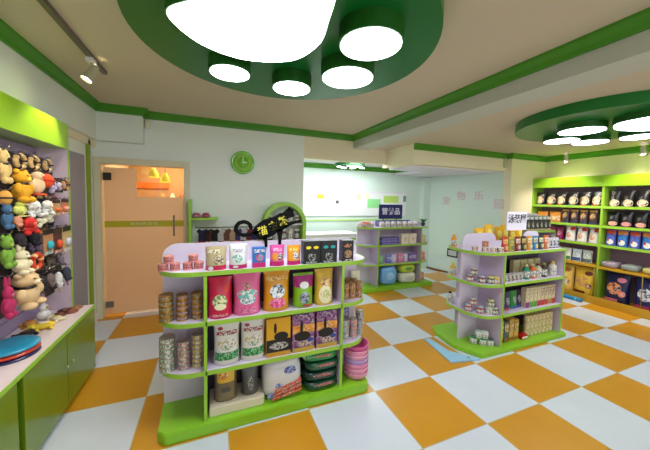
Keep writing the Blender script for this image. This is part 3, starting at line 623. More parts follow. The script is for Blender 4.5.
# rounded left end: jars
for i, (x, y, z, a, l, nm) in enumerate(((.76,1.52,gl[1],(150,30,45),(200,210,210),'red jar with grey lid, left on the second shelf'),(.85,1.44,gl[1],(160,35,45),(190,200,205),'red jar with grey lid, second on the second shelf'),(.80,1.50,gl[1]+.075,(110,80,85),(215,200,195),'brown jar stacked on the red jars of the second shelf'),
        (.955,1.39,gl[1],(60,90,80),(235,225,120),'dark green jar with yellow lid on the second shelf'),(1.025,1.36,gl[1],(225,185,60),(230,220,150),'yellow jar nearest the divider on the second shelf'),
        (.75,1.52,gl[2],(170,25,55),(205,205,205),'crimson jar, left on the third shelf'),(.85,1.44,gl[2],(180,30,55),(190,200,205),'crimson jar, second on the third shelf'),(.80,1.49,gl[2]+.075,(165,45,60),(200,215,215),'crimson jar stacked on the others of the third shelf'),
        (.95,1.39,gl[2],(215,210,195),(200,215,205),'cream jar with pale lid on the third shelf'),(1.02,1.36,gl[2],(110,95,50),(200,200,190),'olive jar nearest the divider on the third shelf'),(.985,1.39,gl[2]+.08,(120,130,80),(225,220,170),'green jar stacked on the cream jar of the third shelf'),
        (.80,1.46,gp,(215,220,215),(60,140,90),'white jar with green lid, left on the plinth'),(.89,1.41,gp,(215,220,215),(60,140,90),'white jar with green lid, middle on the plinth'),(.98,1.37,gp,(215,220,215),(90,110,90),'white jar with dark lid, right on the plinth'),(.86,1.45,gp+.075,(225,225,222),(190,215,200),'white jar stacked on the plinth jars'),(.93,1.41,gp+.075,(225,225,222),(235,235,235),'all white jar stacked on the plinth jars'))):
    x = 1.055-(1.055-x)*.74; y = y-.015 if x > .9 else y
    jar(.037, .08 if z == gl[2] and i in (8,) else .075, ink(*a), ink(*l), 'treat_jar', (x,y,z), nm+', middle unit', 'jar')
# main part, second shelf
for i in range(6):
    t = tin(.03,.085,printed((220,215,205),(130,110,110),50),mat((205,200,200), .3)); t.location = (1.12+i*.066,1.36,gl[1]); tag(t, ORD[i]+' white tin from the left, second shelf of the middle unit', 'tin')
for i, (a, c, nm) in enumerate((((30,150,120),(225,220,150),'teal'),((220,110,40),(235,215,170),'orange'),((215,205,170),(120,100,60),'cream'),((70,60,60),(180,170,60),'brown'))):
    bottle(.038,.17,ink(*a),ink(*c),'shampoo_bottle',(1.56+i*.11,1.37,gl[1]),nm+' bottle on the second shelf of the middle unit')
for i in range(4):
    box_of(1.55+i*.13,1.5,gl[1],.11,.2,.05,ink(215,205,150),[('r',-.8,.8,.5,.9,printed((190,170,90),(230,225,190),40))],ORD[i]+' cream box behind the bottles, second shelf of the middle unit')
bottle(.045,.18,ink(225,215,200),ink(230,200,40),'shampoo_bottle',(2.06,1.37,gl[1]),'white bottle with yellow cap, right of the second shelf, middle unit')
# third shelf
for i, (x, a, nm) in enumerate(((1.17,(55,45,90),'indigo'),(1.27,(60,50,100),'violet'),(1.40,(40,140,60),'green'),(1.50,(60,30,70),'dark purple'))):
    bag_of(x,1.38+i*.01,gl[2],.12,.21,.05,ink(*a),[('d',0,.5,.5,.2,printed(a,(180,180,190),40)),('r',-.8,.8,.04,.14,ink(200,60,80) if i < 2 else ink(60,90,190))],nm+' bag on the third shelf of the middle unit')
for i in range(8):
    x = 1.575+i*.070; lo = [(150,40,140),(90,170,60),(90,170,60),(200,40,60),(200,40,60),(205,50,50),(190,150,70),(200,60,40)][i]
    box_of(x,1.37,gl[2],.064,.235,.06,ink(222,208,170),[('r',-1,1,.0,.28,ink(*lo)),('r',-.8,.8,.5,.9,printed((150,60,60) if i > 3 else (200,180,120),(235,228,200),40))],ORD[i]+' tall cream carton from the left, third shelf of the middle unit',name='treat_carton',cat='carton')
# bottom row on the plinth
for i in range(4):
    box_of(1.145+i*.085,1.37,gp,.075,.26-.015*(i % 2),.07,ink(205,160,70) if i != 1 else ink(60,90,90),[('r',-.8,.8,.5,.9,printed((120,80,40),(225,195,110),30)),('r',-.9,.9,.05,.2,ink(150,100,40))],ORD[i]+' ochre carton from the left on the plinth of the middle unit',name='treat_carton',cat='carton')
box_of(1.53,1.36,gp,.12,.04,.09,ink(200,30,30),[('r',-.8,.8,.2,.8,ink(240,235,225))],'small red and white box lying on the plinth of the middle unit')
for i in range(7):
    for k in range(3):
        q = .085; t = tin(.034,q,printed((215,190,120),(235,228,205),35),mat((200,180,110), .3)); t.location = (1.63+i*.073,1.37,gp+k*q); tag(t, '%s tin of the %s cream stack, plinth of the middle unit' % (['lowest','middle','top'][k], ORD[i]), 'tin', 'cream tins stacked on the middle plinth')
# white sign on the panel
s = thing('shelf_sign', 'white sign board with dark characters on top of the middle shelf unit', 'sign', (1.73,1.6,1.15))
build(M().box(-.23,.14,-.008,.008,.15,.385), 'board', PALE, s, bev=.003); build(M().box(-.18,-.16,-.006,.006,0.03,.17), 'post', STEEL, s); build(M().box(.08,.1,-.006,.006,0.03,.17), 'post', STEEL, s)
for i, ch in enumerate('泳装屋'): text(ch, .12, mat((60,62,75), .5), 'character', s, (-.155+i*.11,-.01,.29), ext=.001, bold=.002)
# pale blue mat
o = build(M().prism([(.36,1.29),(.66,1.235),(.70,1.225),(.515,1.47),(.515,1.76),(.44,1.78)], 0.0, .014), 'floor_mat', mat((150,196,222), .35), bev=.003); tag(o, 'pale blue mat on the floor at the left of the middle shelf unit', 'mat')
build(M().lathe([(.012,.014),(.012,.017),(0,.017)], 12, c=(.6,1.29,0)), 'eyelet', mat((120,130,120), .4), o)

gp = .078
# ------------------------------------------------------------------ shelf unit at the rear opening
W = 'rear shelf unit'; y = 3.56
for i in range(7):
    jar(.048,.1,ink(232,215,222),ink(235,235,238),'cream_jar',(.98+i*.125,y,1.15),ORD[i]+' white jar from the left on top of the rear shelf unit','jar',group=None)
for i in range(3): box_of(1.05+i*.26,3.68,1.15,.24,.12,.05,ink(110,95,165),[('r',-.9,.9,.3,.8,printed((90,80,150),(200,190,220),40))],ORD[i]+' violet carton behind the jars on the rear shelf unit',name='wipes_carton',cat='carton')
jar(.085,.105,ink(235,140,125),ink(240,175,160),'sweet_jar',(.68,3.62,1.15),'round salmon pink tub on the left end of the rear shelf unit','tub')
jar(.04,.1,ink(232,215,222),ink(235,235,238),'cream_jar',(.81,3.6,1.15),'white jar beside the salmon tub on the rear shelf unit','jar')
for i in range(3): box_of(1.13,y,.83+i*.045,.38,.044,.12,ink(78,70,150) if i != 1 else ink(120,110,185),[('r',-.9,.9,.25,.75,printed((150,140,210),(78,70,150),50))],['lowest','middle','top'][i]+' flat violet carton, second shelf of the rear unit',name='wipes_carton',cat='carton')
for i in range(2): box_of(1.47+i*.18,y,.83,.165,.19,.1,ink(235,222,200),[('d',0,.5,.5,.2,printed((225,190,150),(240,232,215),30))],['left','right'][i]+' of two cream cartons on the second shelf of the rear unit',name='food_carton',cat='carton')
for i, (a, w, x) in enumerate((((120,190,120),.11,.97),((110,120,190),.14,1.15),((215,205,235),.13,1.26),((225,130,170),.14,1.41),((230,220,235),.08,1.53),((130,100,170),.22,1.69))):
    bag_of(x,y,.485,w,.14+.02*(i % 2),.06,ink(*a),[('r',-.8,.8,.35,.7,printed(a,(240,235,240),40))],['green','blue','lilac','pink','white','purple'][i]+' packet on the third shelf of the rear unit',name='wipes_packet',cat='packet')
o = rest(build(sack(.34,.2,.34,0,None),'litter_sack',mat((120,180,230), .3, noise=.15),None,(1.15,3.585,gp)),'light blue sack at the bottom left of the rear shelf unit'); build(M().ell((0,-.098,.17),(.09,.008,.07)),'printed_badge',ink(160,205,240),o)
o = rest(build(sack(.36,.2,.2,0,None),'litter_sack',mat((228,226,205), .3, noise=.1),None,(1.58,3.585,gp)),'cream sack at the bottom right of the rear shelf unit'); build(M().ell((0,-.098,.1),(.09,.008,.04)),'printed_badge',ink(200,205,190),o)
o = rest(build(sack(.34,.19,.16,0,None),'litter_sack',mat((190,210,60), .3, noise=.15),None,(1.57,3.585,gp+.2)),'yellow green sack lying on the cream sack of the rear shelf unit'); build(M().ell((0,-.093,.08),(.09,.008,.03)),'printed_badge',ink(90,160,70),o)
for i, (z, a, n) in enumerate(((.485,(235,130,125),'coral'),(gp,(225,140,150),'rose'),(.83,(215,205,150),'straw coloured'))):
    for k in range(2):
        bag_of(1.93+k*.08,3.6+k*.03,z,.09,.17-.03*k,.06,ink(*a),[('r',-.8,.8,.3,.6,printed(a,(245,225,215),40))],n+' packet at the rounded right end, '+['left','right'][k]+' one of two, rear unit',name='wipes_packet',cat='packet')
t = thing('potted_plant', 'small green plant in a dark pot on the right end of the rear shelf unit', 'plant', (1.97,3.62,1.15))
build(M().lathe([(.03,0),(.045,.07),(.048,.07),(.04,.065),(0,.062)], 16), 'pot', mat((50,60,60), .5), t)
m = M(); 
for i in range(16):
    a = i*2.4; l = .06+.02*(i % 3); m.add([(0,0,.06),(math.cos(a)*l*.5-math.sin(a)*.015,math.sin(a)*l*.5+math.cos(a)*.015,.1+.01*(i % 4)),(math.cos(a)*l,math.sin(a)*l,.12+.015*(i % 3)),(math.cos(a)*l*.5+math.sin(a)*.015,math.sin(a)*l*.5-math.cos(a)*.015,.1+.01*(i % 4))], [(0,1,2,3)])
build(m, 'foliage', mat((40,120,50), .5), t)
s = thing('shelf_sign', 'navy sign with three white characters standing on the rear shelf unit', 'sign', (1.27,3.7,1.24))
build(M().box(-.27,.25,-.01,.01,.05,.32), 'board', mat((18,24,105), .35), s, bev=.003); 
for x in (-.17,.12): build(M().box(x-.012,x+.012,-.008,.008,-.09,.09), 'post', mat((110,120,120), .4), s)
for i, ch in enumerate('营养品'): text(ch, .135, mat((225,225,240), .5), 'character', s, (-.15+i*.14,-.012,.185), ext=.001, bold=.003)
for i, (x, z) in enumerate(((-.3,1.12),(-.18,1.12))): pass

# ------------------------------------------------------------------ shelf unit behind: dark pouches and purple packs
for i in range(6):
    bag_of(2.84+i*.108,2.2,1.2,.1,.24,.06,ink(45,45,48),[('r',-.9,.9,.75,.95,ink(200,205,200)),('d',0,.4,.5,.18,printed((200,190,160),(60,60,55),40)),('r',-.9,.9,.02,.12,ink(190,170,110))],ORD[i]+' black pouch from the left on the tall unit behind the middle one',name='treat_bag')
for i in range(6):
    box_of(2.84+i*.108,2.2,.86,.1,.24,.06,ink(120,20,85),[('r',-.8,.8,.55,.85,printed((200,120,160),(120,20,85),40)),('d',0,.3,.6,.12,printed((230,200,215),(150,40,110),40))],ORD[i]+' purple carton from the left on the tall unit behind the middle one',name='treat_carton',cat='carton')
for i in range(5):
    jar(.045,.14,ink(*[(220,150,60),(225,190,60),(200,90,50),(215,120,40),(90,140,80)][i]),ink(240,235,215),'treat_jar',(2.87+i*.125,2.2,.5),ORD[i]+' tub from the left on the third shelf of the tall rear unit','tub')
for i, (z, a, n) in enumerate(((.95,(230,222,120),'pale yellow'),(.66,(220,130,50),'orange'))): pass
for i in range(4):
    bag_of(2.9+i*.15,2.22,gp,.14,.28,.08,ink(*[(225,130,50),(210,225,190),(200,60,40),(235,225,200)][i]),[('d',0,.5,.6,.2,printed((240,230,200),(90,120,70),30))],ORD[i]+' bag from the left on the plinth of the tall rear unit')

# ------------------------------------------------------------------ right wall shelving goods (fronts face -x)
RZ = -PI/2; XR = 4.11
def row(z, ys, w, h, kind, base, pats, lab, name, d=.09, cat='bag'):
    for i, y in enumerate(ys): pack(kind, w, d, h, base(i) if callable(base) else base, pats(i) if callable(pats) else pats, name, (XR,y,z), lab(i), cat, RZ)
lp = lambda n, t: (lambda i: ORD[i]+' '+t+' from the left')
row(1.613,[2.76-.178*i for i in range(5)]+[1.89],.165,.245,'bag',ink(30,28,32),lambda i:[('d',-.1+.2*(i % 2),.4,.85,.3,printed((235,215,180),(215,180,140),14)),('r',-.9,.2,.02,.12,ink(30,130,120) if i % 3 == 0 else ink(200,80,40)),('d',.3,.75,.4,.09,printed((200,190,180),(30,28,32),40))],lp(6,'black and cream bag, top shelf of the far wall bay'),'pet_food_bag')
row(1.613,[1.67-.16*i for i in range(6)],.15,.26,'bag',ink(24,22,26),lambda i:[('d',.1,.26,.8,.22,printed((235,218,190),(215,185,150),16)),('d',-.2,.6,.3,.1,printed((60,60,80),(24,22,26),40))],lp(6,'black bag with cream base, top shelf of the near wall bay'),'pet_food_bag')
row(1.297,[2.72,2.5],.2,.2,'bag',ink(228,150,50),[('r',-.9,.9,.2,.6,printed((245,225,180),(225,140,60),30))],lp(2,'orange and cream bag, second shelf of the far wall bay'),'pet_food_bag')
row(1.297,[2.33-.135*i for i in range(4)],.125,.27,'bag',ink(70,48,50),lambda i:[('d',0,.55,.6,.2,printed((215,170,90),(110,70,50),24)),('r',-.9,.9,.05,.2,ink(55,60,90)),('r',-.9,.9,.8,.92,ink(200,150,70))],lp(4,'brown and gold bag, second shelf of the far wall bay'),'pet_food_bag')
row(1.297,[1.67-.16*i for i in range(6)],.15,.24,'bag',ink(20,18,22),lambda i:[('d',.1,.22,.75,.15,ink(225,150,150) if i % 2 else ink(230,170,150)),('d',-.2,.6,.3,.1,printed((60,50,70),(20,18,22),40))],lp(6,'black bag with pink base, second shelf of the near wall bay'),'pet_food_bag')
row(.985,[2.78-.125*i for i in range(4)],.115,.23,'bag',ink(140,25,85),[('d',0,.5,.6,.2,printed((210,120,160),(100,20,70),40))],lp(4,'purple bag, third shelf of the far wall bay'),'pet_food_bag')
row(.985,[2.24,2.07,1.9],.16,.27,'bag',ink(232,228,220),lambda i:[('r',.1,.95,.72,.95,ink(205,30,35)),('d',-.1,.4,.5,.18,printed((215,150,110),(240,235,230),26)),('r',-.9,-.6,.1,.9,ink(70,75,70))],lp(3,'white bag with red corner, third shelf of the far wall bay'),'pet_food_bag')
row(.985,[1.68-.14*i for i in range(7)],.13,.27,'bag',lambda i: ink(50,120,200) if i % 2 else ink(80,100,190),lambda i:[('r',-.9,.9,.72,.95,ink(200,70,40) if i % 2 == 0 else ink(220,130,50)),('d',.1,.25,.6,.16,ink(240,235,230)),('d',-.3,.35,.2,.08,ink(200,50,50))],lp(7,'blue bag with red top, third shelf of the near wall bay'),'pet_food_bag')
row(.635,[2.72-.15*i for i in range(6)],.14,.22,'bag',lambda i: ink(*[(225,232,215),(210,225,230),(200,215,200)][i % 3]),lambda i:[('r',-.9,.9,.1,.35,ink(*[(60,130,80),(50,80,150),(90,110,120)][i % 3])),('d',0,.6,.5,.15,printed((120,150,170),(235,238,235),40))],lp(6,'white bag with coloured base on the bin top, far wall bay'),'pet_food_bag')
for i in range(4):
    o = rest(build(sack(.22,.24,.1,0,None),'plastic_bag',mat([(165,150,165),(140,150,150),(200,190,120),(175,165,175)][i], .2, coat=.5, noise=.3),None,(4.12,1.65-i*.24,.635),RZ),ORD[i]+' lying clear plastic bag on the bin top of the near wall bay'); build(M().ell((0,0,.092),(.07,.07,.01)),'green_print',printed((60,110,70),(200,200,200),30),o)
bins = [(2.62,(215,185,110),(150,90,40),(225,190,80),'gold and brown bag in the leftmost bin of the far wall bay'),(2.28,(225,190,90),(230,225,215),(180,110,60),'cream and gold bag in the middle bin of the far wall bay'),(1.97,(228,188,60),(200,150,110),(120,60,40),'yellow bag with a brown dog in the right bin of the far wall bay'),
        (1.55,(22,28,70),(220,130,60),(215,120,140),'navy bag with orange picture in the left bin of the near wall bay'),(1.2,(24,34,90),(215,215,225),(190,70,100),'navy bag with white picture in the middle bin of the near wall bay'),(.88,(24,34,80),(160,180,215),(190,70,100),'navy bag with pale blue picture in the right bin of the near wall bay')]
for y, a, b, c, lb in bins:
    pack('bag',.31,.2,.47,ink(*a),[('d',-.1,.5,.6,.2,printed(b,a,16)),('d',.4,.8,.35,.08,ink(*c)),('r',-.85,.3,.05,.16,ink(*c)),('d',.55,.35,.25,.1,printed(c,b,20))],'large_pet_food_bag',(4.1,y,.092),lb,'bag',RZ)
o = build(M().lathe([(0,-.17),(.028,-.17),(.032,-.16),(.032,.16),(.028,.17),(0,.17)], 18, axis='y'), 'rolled_mat', mat((40,130,180), .4), None, (3.87,2.06,.032)); tag(o, 'blue roll lying on the floor in front of the far wall bay', 'roll')
build(M().lathe([(.033,-.1),(.033,-.08)], 18, axis='y', cap=False), 'paper_band', ink(90,180,210), o)
# ------------------------------------------------------------------ behind the nearest unit: post shelf, arch, clothes rail
o = thing('post_shelf', 'lime green post with a small shelf on the back wall beside the glass door', 'shelf', (-2.17,3.55,0))
build(M().box(-.018,.018,-.1,.13,0,1.6), 'upright', LEAF, o, bev=.002); build(M().box(.018,.36,-.1,.13,1.315,1.345), 'shelf_board', LEAF, o, bev=.002); build(M().box(.018,.36,-.1,.13,.9,.92), 'shelf_board', LILAC, o)
for i, (x, z, w) in enumerate(((-2.09,1.345,.1),(-2.02,1.345,.1))):
    m = M(); m.ell((0,0,.025),(.06,.09,.025)); m.ell((0,.03,.05),(.045,.05,.02)); o = build(m,'pet_shoe',mat((190,90,120), .6) if i else mat((205,130,150), .6),None,(x+i*.05,3.52,z)); tag(o, ['left','right'][i]+' pink padded item on the lime post shelf', 'pet accessory'); build(M().tube([(-.04,-.05,.045),(0,-.06,.055),(.04,-.05,.045)],.005),'strap',mat((120,50,80), .6),o)
o = thing('arch_frame', 'lime green arched display niche on the back wall behind the cat sign', 'display niche', (-.83,3.69,0))
A = [(-.34,.6),(-.34,1.24)]+[(-.34*math.cos(PI*i/20),1.24+.34*math.sin(PI*i/20)) for i in range(1,20)]+[(.34,1.24),(.34,.6)]
B = [(x*.83,.6 if z == .6 else 1.24+(z-1.24)*.83) for x, z in A]
m = M(); n = len(A); m.v = [(a[0],-.2,a[1]) for a in A]+[(b[0],-.2,b[1]) for b in B]+[(a[0],0,a[1]) for a in A]+[(b[0],0,b[1]) for b in B]
for i in range(n-1): m.f += [[i,i+1,n+i+1,n+i],[2*n+i,2*n+i+1,i+1,i],[n+i,n+i+1,3*n+i+1,3*n+i],[3*n+i,3*n+i+1,2*n+i+1,2*n+i]]; m.sm += [False]*4
m.f += [[0,n,3*n,2*n],[n-1,2*n-1,4*n-1,3*n-1]]; m.sm += [False]*2
build(m, 'arch', LEAF, o); build(M().prism(B, -.015, -.002, 'y'), 'back_panel', mat((200,206,196), .5), o)
for i in range(2): build(M().box(-.28,.28,-.17,-.015,.98+i*.26-.02,.98+i*.26), 'niche_shelf', PALE, o)
for i in range(5):
    jar(.042,.13+.02*(i % 2),ink(*[(90,80,85),(215,200,190),(60,50,60),(190,170,160),(110,90,70)][i]),ink(230,225,215),'ornament_jar',(-1.05+i*.11,3.60,1.24),ORD[i]+' small jar from the left on the upper niche shelf','jar')
for i in range(5):
    jar(.042,.17,ink(*[(50,40,45),(200,190,185),(120,60,60),(225,220,210),(70,70,85)][i]),ink(230,225,215),'ornament_jar',(-1.05+i*.11,3.60,.98),ORD[i]+' small jar from the left on the lower niche shelf','jar')
o = thing('clothes_rail', 'chrome rail on the back wall carrying small pet clothes', 'rail', (-1.6,3.45,1.21))
build(M().tube([(-.5,0,0),(.38,0,0)],.009), 'rail', STEEL, o)
for x in (-.5,.38): build(M().tube([(x,0,0),(x,.25,0)],.008), 'bracket', STEEL, o)
def garment(cl, cl2, loc, label):
    P = [(-.05,0),(-.075,-.03),(-.055,-.06),(-.045,-.05),(-.05,-.22),(.05,-.22),(.045,-.05),(.055,-.06),(.075,-.03),(.05,0),(.02,-.012),(-.02,-.012)]
    o = build(M().prism(P, -.012, .012, 'x'), 'pet_garment', mat(cl, .8, noise=.2), None, loc, random.uniform(.6,1.2)); tag(o, label, 'pet clothes', None)
    build(M().box(-.013,.013,-.051,.051,-.2,-.17), 'hem', mat(cl2, .8), o); build(M().tube([(0,-.05,-.004),(0,0,.02),(0,.05,-.004)], .003), 'hanger', STEEL, o)
gc = [((40,35,70),(200,60,80)),((90,50,40),(220,190,150)),((25,25,30),(180,180,180)),((205,200,195),(150,60,60)),((110,70,60),(230,220,200)),((190,160,130),(90,60,50)),((60,60,110),(230,90,100)),((215,205,205),(60,60,60)),((120,40,50),(230,220,200)),((40,40,90),(210,210,220)),((30,30,45),(190,150,110))]
gn = ['navy','brown','black','white','russet','tan','slate blue','pale grey','maroon','dark blue','near black']
for i, (a, b) in enumerate(gc): garment(a, b, (-2.02+i*.078,3.45,1.187), gn[i]+' small pet garment on the rail, '+ORD[i]+' from the left')
# ------------------------------------------------------------------ rear room
o = thing('wall_board', 'long white board high on the rear wall with small notes', 'board', (.95,4.745,1.6)); build(M().box(-1.3,1.45,-.02,.004,-.32,.2), 'panel', mat((242,244,244), .3), o, bev=.004); build(M().box(-1.32,1.47,-.028,.004,.2,.225), 'frame_rail', PALE, o)
for i, (x, z, w, h, a, lb) in enumerate(((.22,1.69,.16,.09,(225,190,60),'yellow note at the left of the rear wall board'),(.24,1.55,.22,.1,(205,215,235),'pale blue sheet under the yellow note'),(.61,1.58,.07,.07,(80,70,75),'small dark card on the rear wall board'),(1.12,1.70,.1,.14,(240,225,170),'cream sheet on the rear wall board'),(1.35,1.72,.1,.12,(236,236,190),'pale yellow sheet on the rear wall board'),(1.52,1.56,.34,.2,(150,225,150),'mint green poster on the rear wall board'),(1.98,1.66,.4,.16,(195,225,110),'lime poster on the rear wall board'),(2.36,1.68,.08,.14,(120,150,130),'small grey green card right of the lime poster'))):
    q = build(M().box(-w/2,w/2,-.003,0,-h/2,h/2), 'paper_note', mat(a, .6), None, (x,4.7248,z)); tag(q, lb, 'note')
struct(M().box(-1.2,2.3,4.735,4.75,1.17,1.205), 'trim_9', mat((185,225,130), .5))
o = thing('reception_counter', 'white counter in the rear room', 'counter', (.1,4.25,0)); build(M().box(-.65,.62,-.2,.2,.06,.96), 'carcass', mat((240,240,240), .35), o, bev=.005); build(M().box(-.68,.65,-.24,.24,.96,.99), 'worktop', WHITE, o, bev=.004); build(M().box(-.63,.6,-.17,.17,0,.06), 'plinth', STEEL, o); build(M().box(-.651,.621,-.203,-.2,.86,.9), 'stripe', LEAF, o)
# pale pink lettering and socket plate on the side wall
def onwall(y, z, dx=0): 
    t = (4.75-y)/(4.75-2.97); return (3.02+.35*t-dx, y, z)
ang = math.atan2(-1.78, .35)
for ch, y, z, rr in (('宠',4.2,1.64,.18),('物',3.85,1.76,.06),('乐',3.47,1.76,-.06),('园',3.07,1.60,-.25)):
    o = text(ch, .21, mat((222,196,200), .6), 'wall_character', None, onwall(y,z,.008), (PI/2,rr*0,ang), ext=.003, bold=.002); tag(o, 'pale pink character on the side wall, '+{'宠':'leftmost','物':'second from the left','乐':'third from the left','园':'rightmost'}[ch]+' of four', 'wall lettering')
o = thing('framed_notice', 'small black-framed notice low on the pale side wall', 'notice', onwall(3.98,.48,.012), ang); build(M().box(-.13,.13,-.01,.008,-.09,.09), 'frame', BLACK, o); build(M().box(-.1,.1,-.012,-.01,-.06,.06), 'sheet', mat((190,195,195), .5), o)
o = thing('junction_box', 'small grey box at the right end of the rear header beam', 'box', (3.30,2.951,2.4)); build(M().box(-.04,.04,-.0,.02,-.09,.09), 'housing', mat((185,190,160), .5), o, bev=.004); build(M().box(-.03,.03,-.006,0,-.08,.08), 'cover', mat((200,200,170), .5), o)

# ------------------------------------------------------------------ plush toys on the slatwall
TX = -3.03
def hook(y, z, x=TX):
    build(M().tube([(.03,0,0),(x-X0+.02,0,-.004),(x-X0+.03,0,.012)], .003, 6), 'hook', STEEL, u, (0,y-.9,z))
def toy(kind, y, z, w, h, c1, c2, label, cat='toy', c3=(25,20,25), TX=-3.03):
    """y,z = centre bottom; w,h overall; faces +x"""
    f = mat(c1, .9, noise=.18); g = mat(c2, .9, noise=.15); e = mat(c3, .3)
    s = h/2; rz = PI/2; d = min(w,h)*.32; hook(y, z+h+.008, TX)
    loc = (TX, y, z); m = M(); loopz = h
    def fin(name): 
        o = build(m, name, f, None, loc, rz); tag(o, label, cat); cw = w*.5+.012
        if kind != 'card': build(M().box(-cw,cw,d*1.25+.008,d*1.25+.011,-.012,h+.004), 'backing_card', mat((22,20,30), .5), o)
        q = M(); q.tube([(.012*math.cos(t*PI/4),0,h+.004+.014*math.sin(t*PI/4)) for t in range(8)], .002, 5, True); build(q, 'hanging_loop', e, o); return o
    if kind == 'bear':
        m.ell((0,0,h*.34), (w*.33,d*.9,h*.3)); m.ell((0,-.004,h*.76), (w*.32,d*.85,h*.2)); 
        for a in (-1,1):
            m.ell((a*w*.27,0,h*.93), (w*.11,d*.3,h*.08)); m.ell((a*w*.38,-d*.3,h*.42), (w*.13,d*.4,h*.17)); m.ell((a*w*.22,-d*.5,h*.09), (w*.16,d*.6,h*.1))
        o = fin('plush_bear'); q = M().ell((0,-d*.8,h*.7), (w*.14,d*.3,h*.07)); build(q, 'muzzle', g, o); build(M().ell((0,-d*1.1,h*.72), (w*.05,d*.1,h*.025)), 'nose', e, o)
        for a in (-1,1): build(M().ell((a*w*.12,-d*.78,h*.81), (w*.035,d*.12,h*.02)), 'eye', e, o)
        build(M().lathe([(w*.2,h*.53),(w*.25,h*.56),(w*.2,h*.6)], 16, cap=False), 'collar', e, o)
    elif kind == 'rabbit':
        m.ell((0,0,h*.28), (w*.32,d*.9,h*.26)); m.ell((0,-.004,h*.6), (w*.26,d*.8,h*.16))
        for a in (-1,1): m.ell((a*w*.13,0,h*.85), (w*.08,d*.3,h*.16)); m.ell((a*w*.3,-d*.3,h*.3), (w*.14,d*.5,h*.12)); m.ell((a*w*.2,-d*.5,h*.07), (w*.15,d*.6,h*.08))
        o = fin('plush_rabbit'); build(M().ell((0,-d*.75,h*.56), (w*.11,d*.25,h*.05)), 'muzzle', g, o)
        for a in (-1,1): build(M().ell((a*w*.1,-d*.75,h*.64), (w*.03,d*.12,h*.018)), 'eye', e, o)
    elif kind == 'dog':
        m.ell((0,0,h*.35), (w*.42,d*.8,h*.27)); m.ell((-w*.2,-d*.5,h*.68), (w*.25,d*.8,h*.27))
        for a in (-1,1): m.ell((-w*.2+a*w*.22,-d*.4,h*.66), (w*.07,d*.4,h*.2)); m.ell((a*w*.3,-d*.4,h*.12), (w*.13,d*.5,h*.13))
        m.ell((w*.4,0,h*.55), (w*.08,d*.25,h*.15)); o = fin('plush_dog'); build(M().ell((-w*.2,-d*1.25,h*.6), (w*.12,d*.3,h*.1)), 'muzzle', g, o); build(M().ell((-w*.2,-d*1.55,h*.64), (w*.04,d*.1,h*.035)), 'nose', e, o)
    elif kind == 'ring':
        R_ = min(w,h)*.36; m.tube([(R_*math.cos(t*PI/10)*w/min(w,h),0,h/2+R_*math.sin(t*PI/10)*h/min(w,h)) for t in range(20)], min(w,h)*.13, 10, True); o = fin('rope_ring')
        for t in (0,2,4): build(M().tube([(R_*math.cos(t+k*.1)*w/min(w,h),0,h/2+R_*math.sin(t+k*.1)*h/min(w,h)) for k in range(5)], min(w,h)*.142, 10), 'wrap', g, o)
    elif kind == 'ball':
        m.ell((0,0,h/2), (w*.42,min(w,h)*.42,h/2)); o = fin('toy_ball'); q = M().lathe([(w*.425,h*.44),(w*.432,h*.5),(w*.425,h*.56)], 20, cap=False); build(q, 'band', g, o)
    elif kind == 'bone':
        m.tube([(-w*.3,0,h*.4),(w*.3,0,h*.6)], h*.2, 12)
        for a in (-1,1):
            for b in (-1,1): m.ell((a*w*.36,0,h*(.5+a*.12)+b*h*.17), (h*.24,h*.2,h*.2))
        m.tube([(0,0,h*.5),(0,0,h)], .006); o = fin('toy_bone'); build(M().tube([(-w*.06,0,h*.47),(w*.06,0,h*.53)], h*.215, 12), 'wrap', g, o)
    elif kind == 'card':
        m.box(-w*.46,w*.46,-.004,.0,0,h); o = fin('blister_pack'); build(M().box(-w*.46,w*.46,-.006,-.004,h*.8,h), 'header_card', mat(c3, .4), o)
        q = M().ell((0,-.015,h*.38), (w*.2,.02,h*.17)); build(q, 'blister_toy', g, o); build(M().box(-w*.4,w*.4,-.0055,-.004,h*.03,h*.14), 'printed_strip', printed(c2,(235,230,215),50), o)
    elif kind == 'mouse':
        m.ell((0,0,h*.62), (w*.3,d*.8,h*.3)); m.ell((0,-d*.3,h*.36), (w*.2,d*.6,h*.16))
        for a in (-1,1): m.ell((a*w*.2,-d*.3,h*.46), (w*.12,d*.2,h*.09))
        o = fin('toy_mouse'); build(M().tube([(0,0,h*.25),(.01,0,h*.12),(0,-.01,0)], .006, 6), 'tail', g, o); build(M().ell((0,-d*.9,h*.32), (w*.05,d*.2,h*.04)), 'nose', e, o)
    elif kind == 'bird':
        m.ell((0,0,h*.42), (w*.34,d,h*.36)); m.ell((0,-d*.2,h*.8), (w*.24,d*.8,h*.2))
        for a in (-1,1): m.ell((a*w*.34,0,h*.44), (w*.1,d*.5,h*.22))
        o = fin('plush_duck'); build(M().ell((0,-d*.95,h*.77), (w*.12,d*.4,h*.05)), 'beak', g, o)
        for a in (-1,1): build(M().ell((a*w*.16,-d*.4,h*.04), (w*.14,d*.7,h*.045)), 'foot', g, o); build(M().ell((a*w*.1,-d*.82,h*.86), (w*.03,d*.12,h*.02)), 'eye', e, o)
    return o
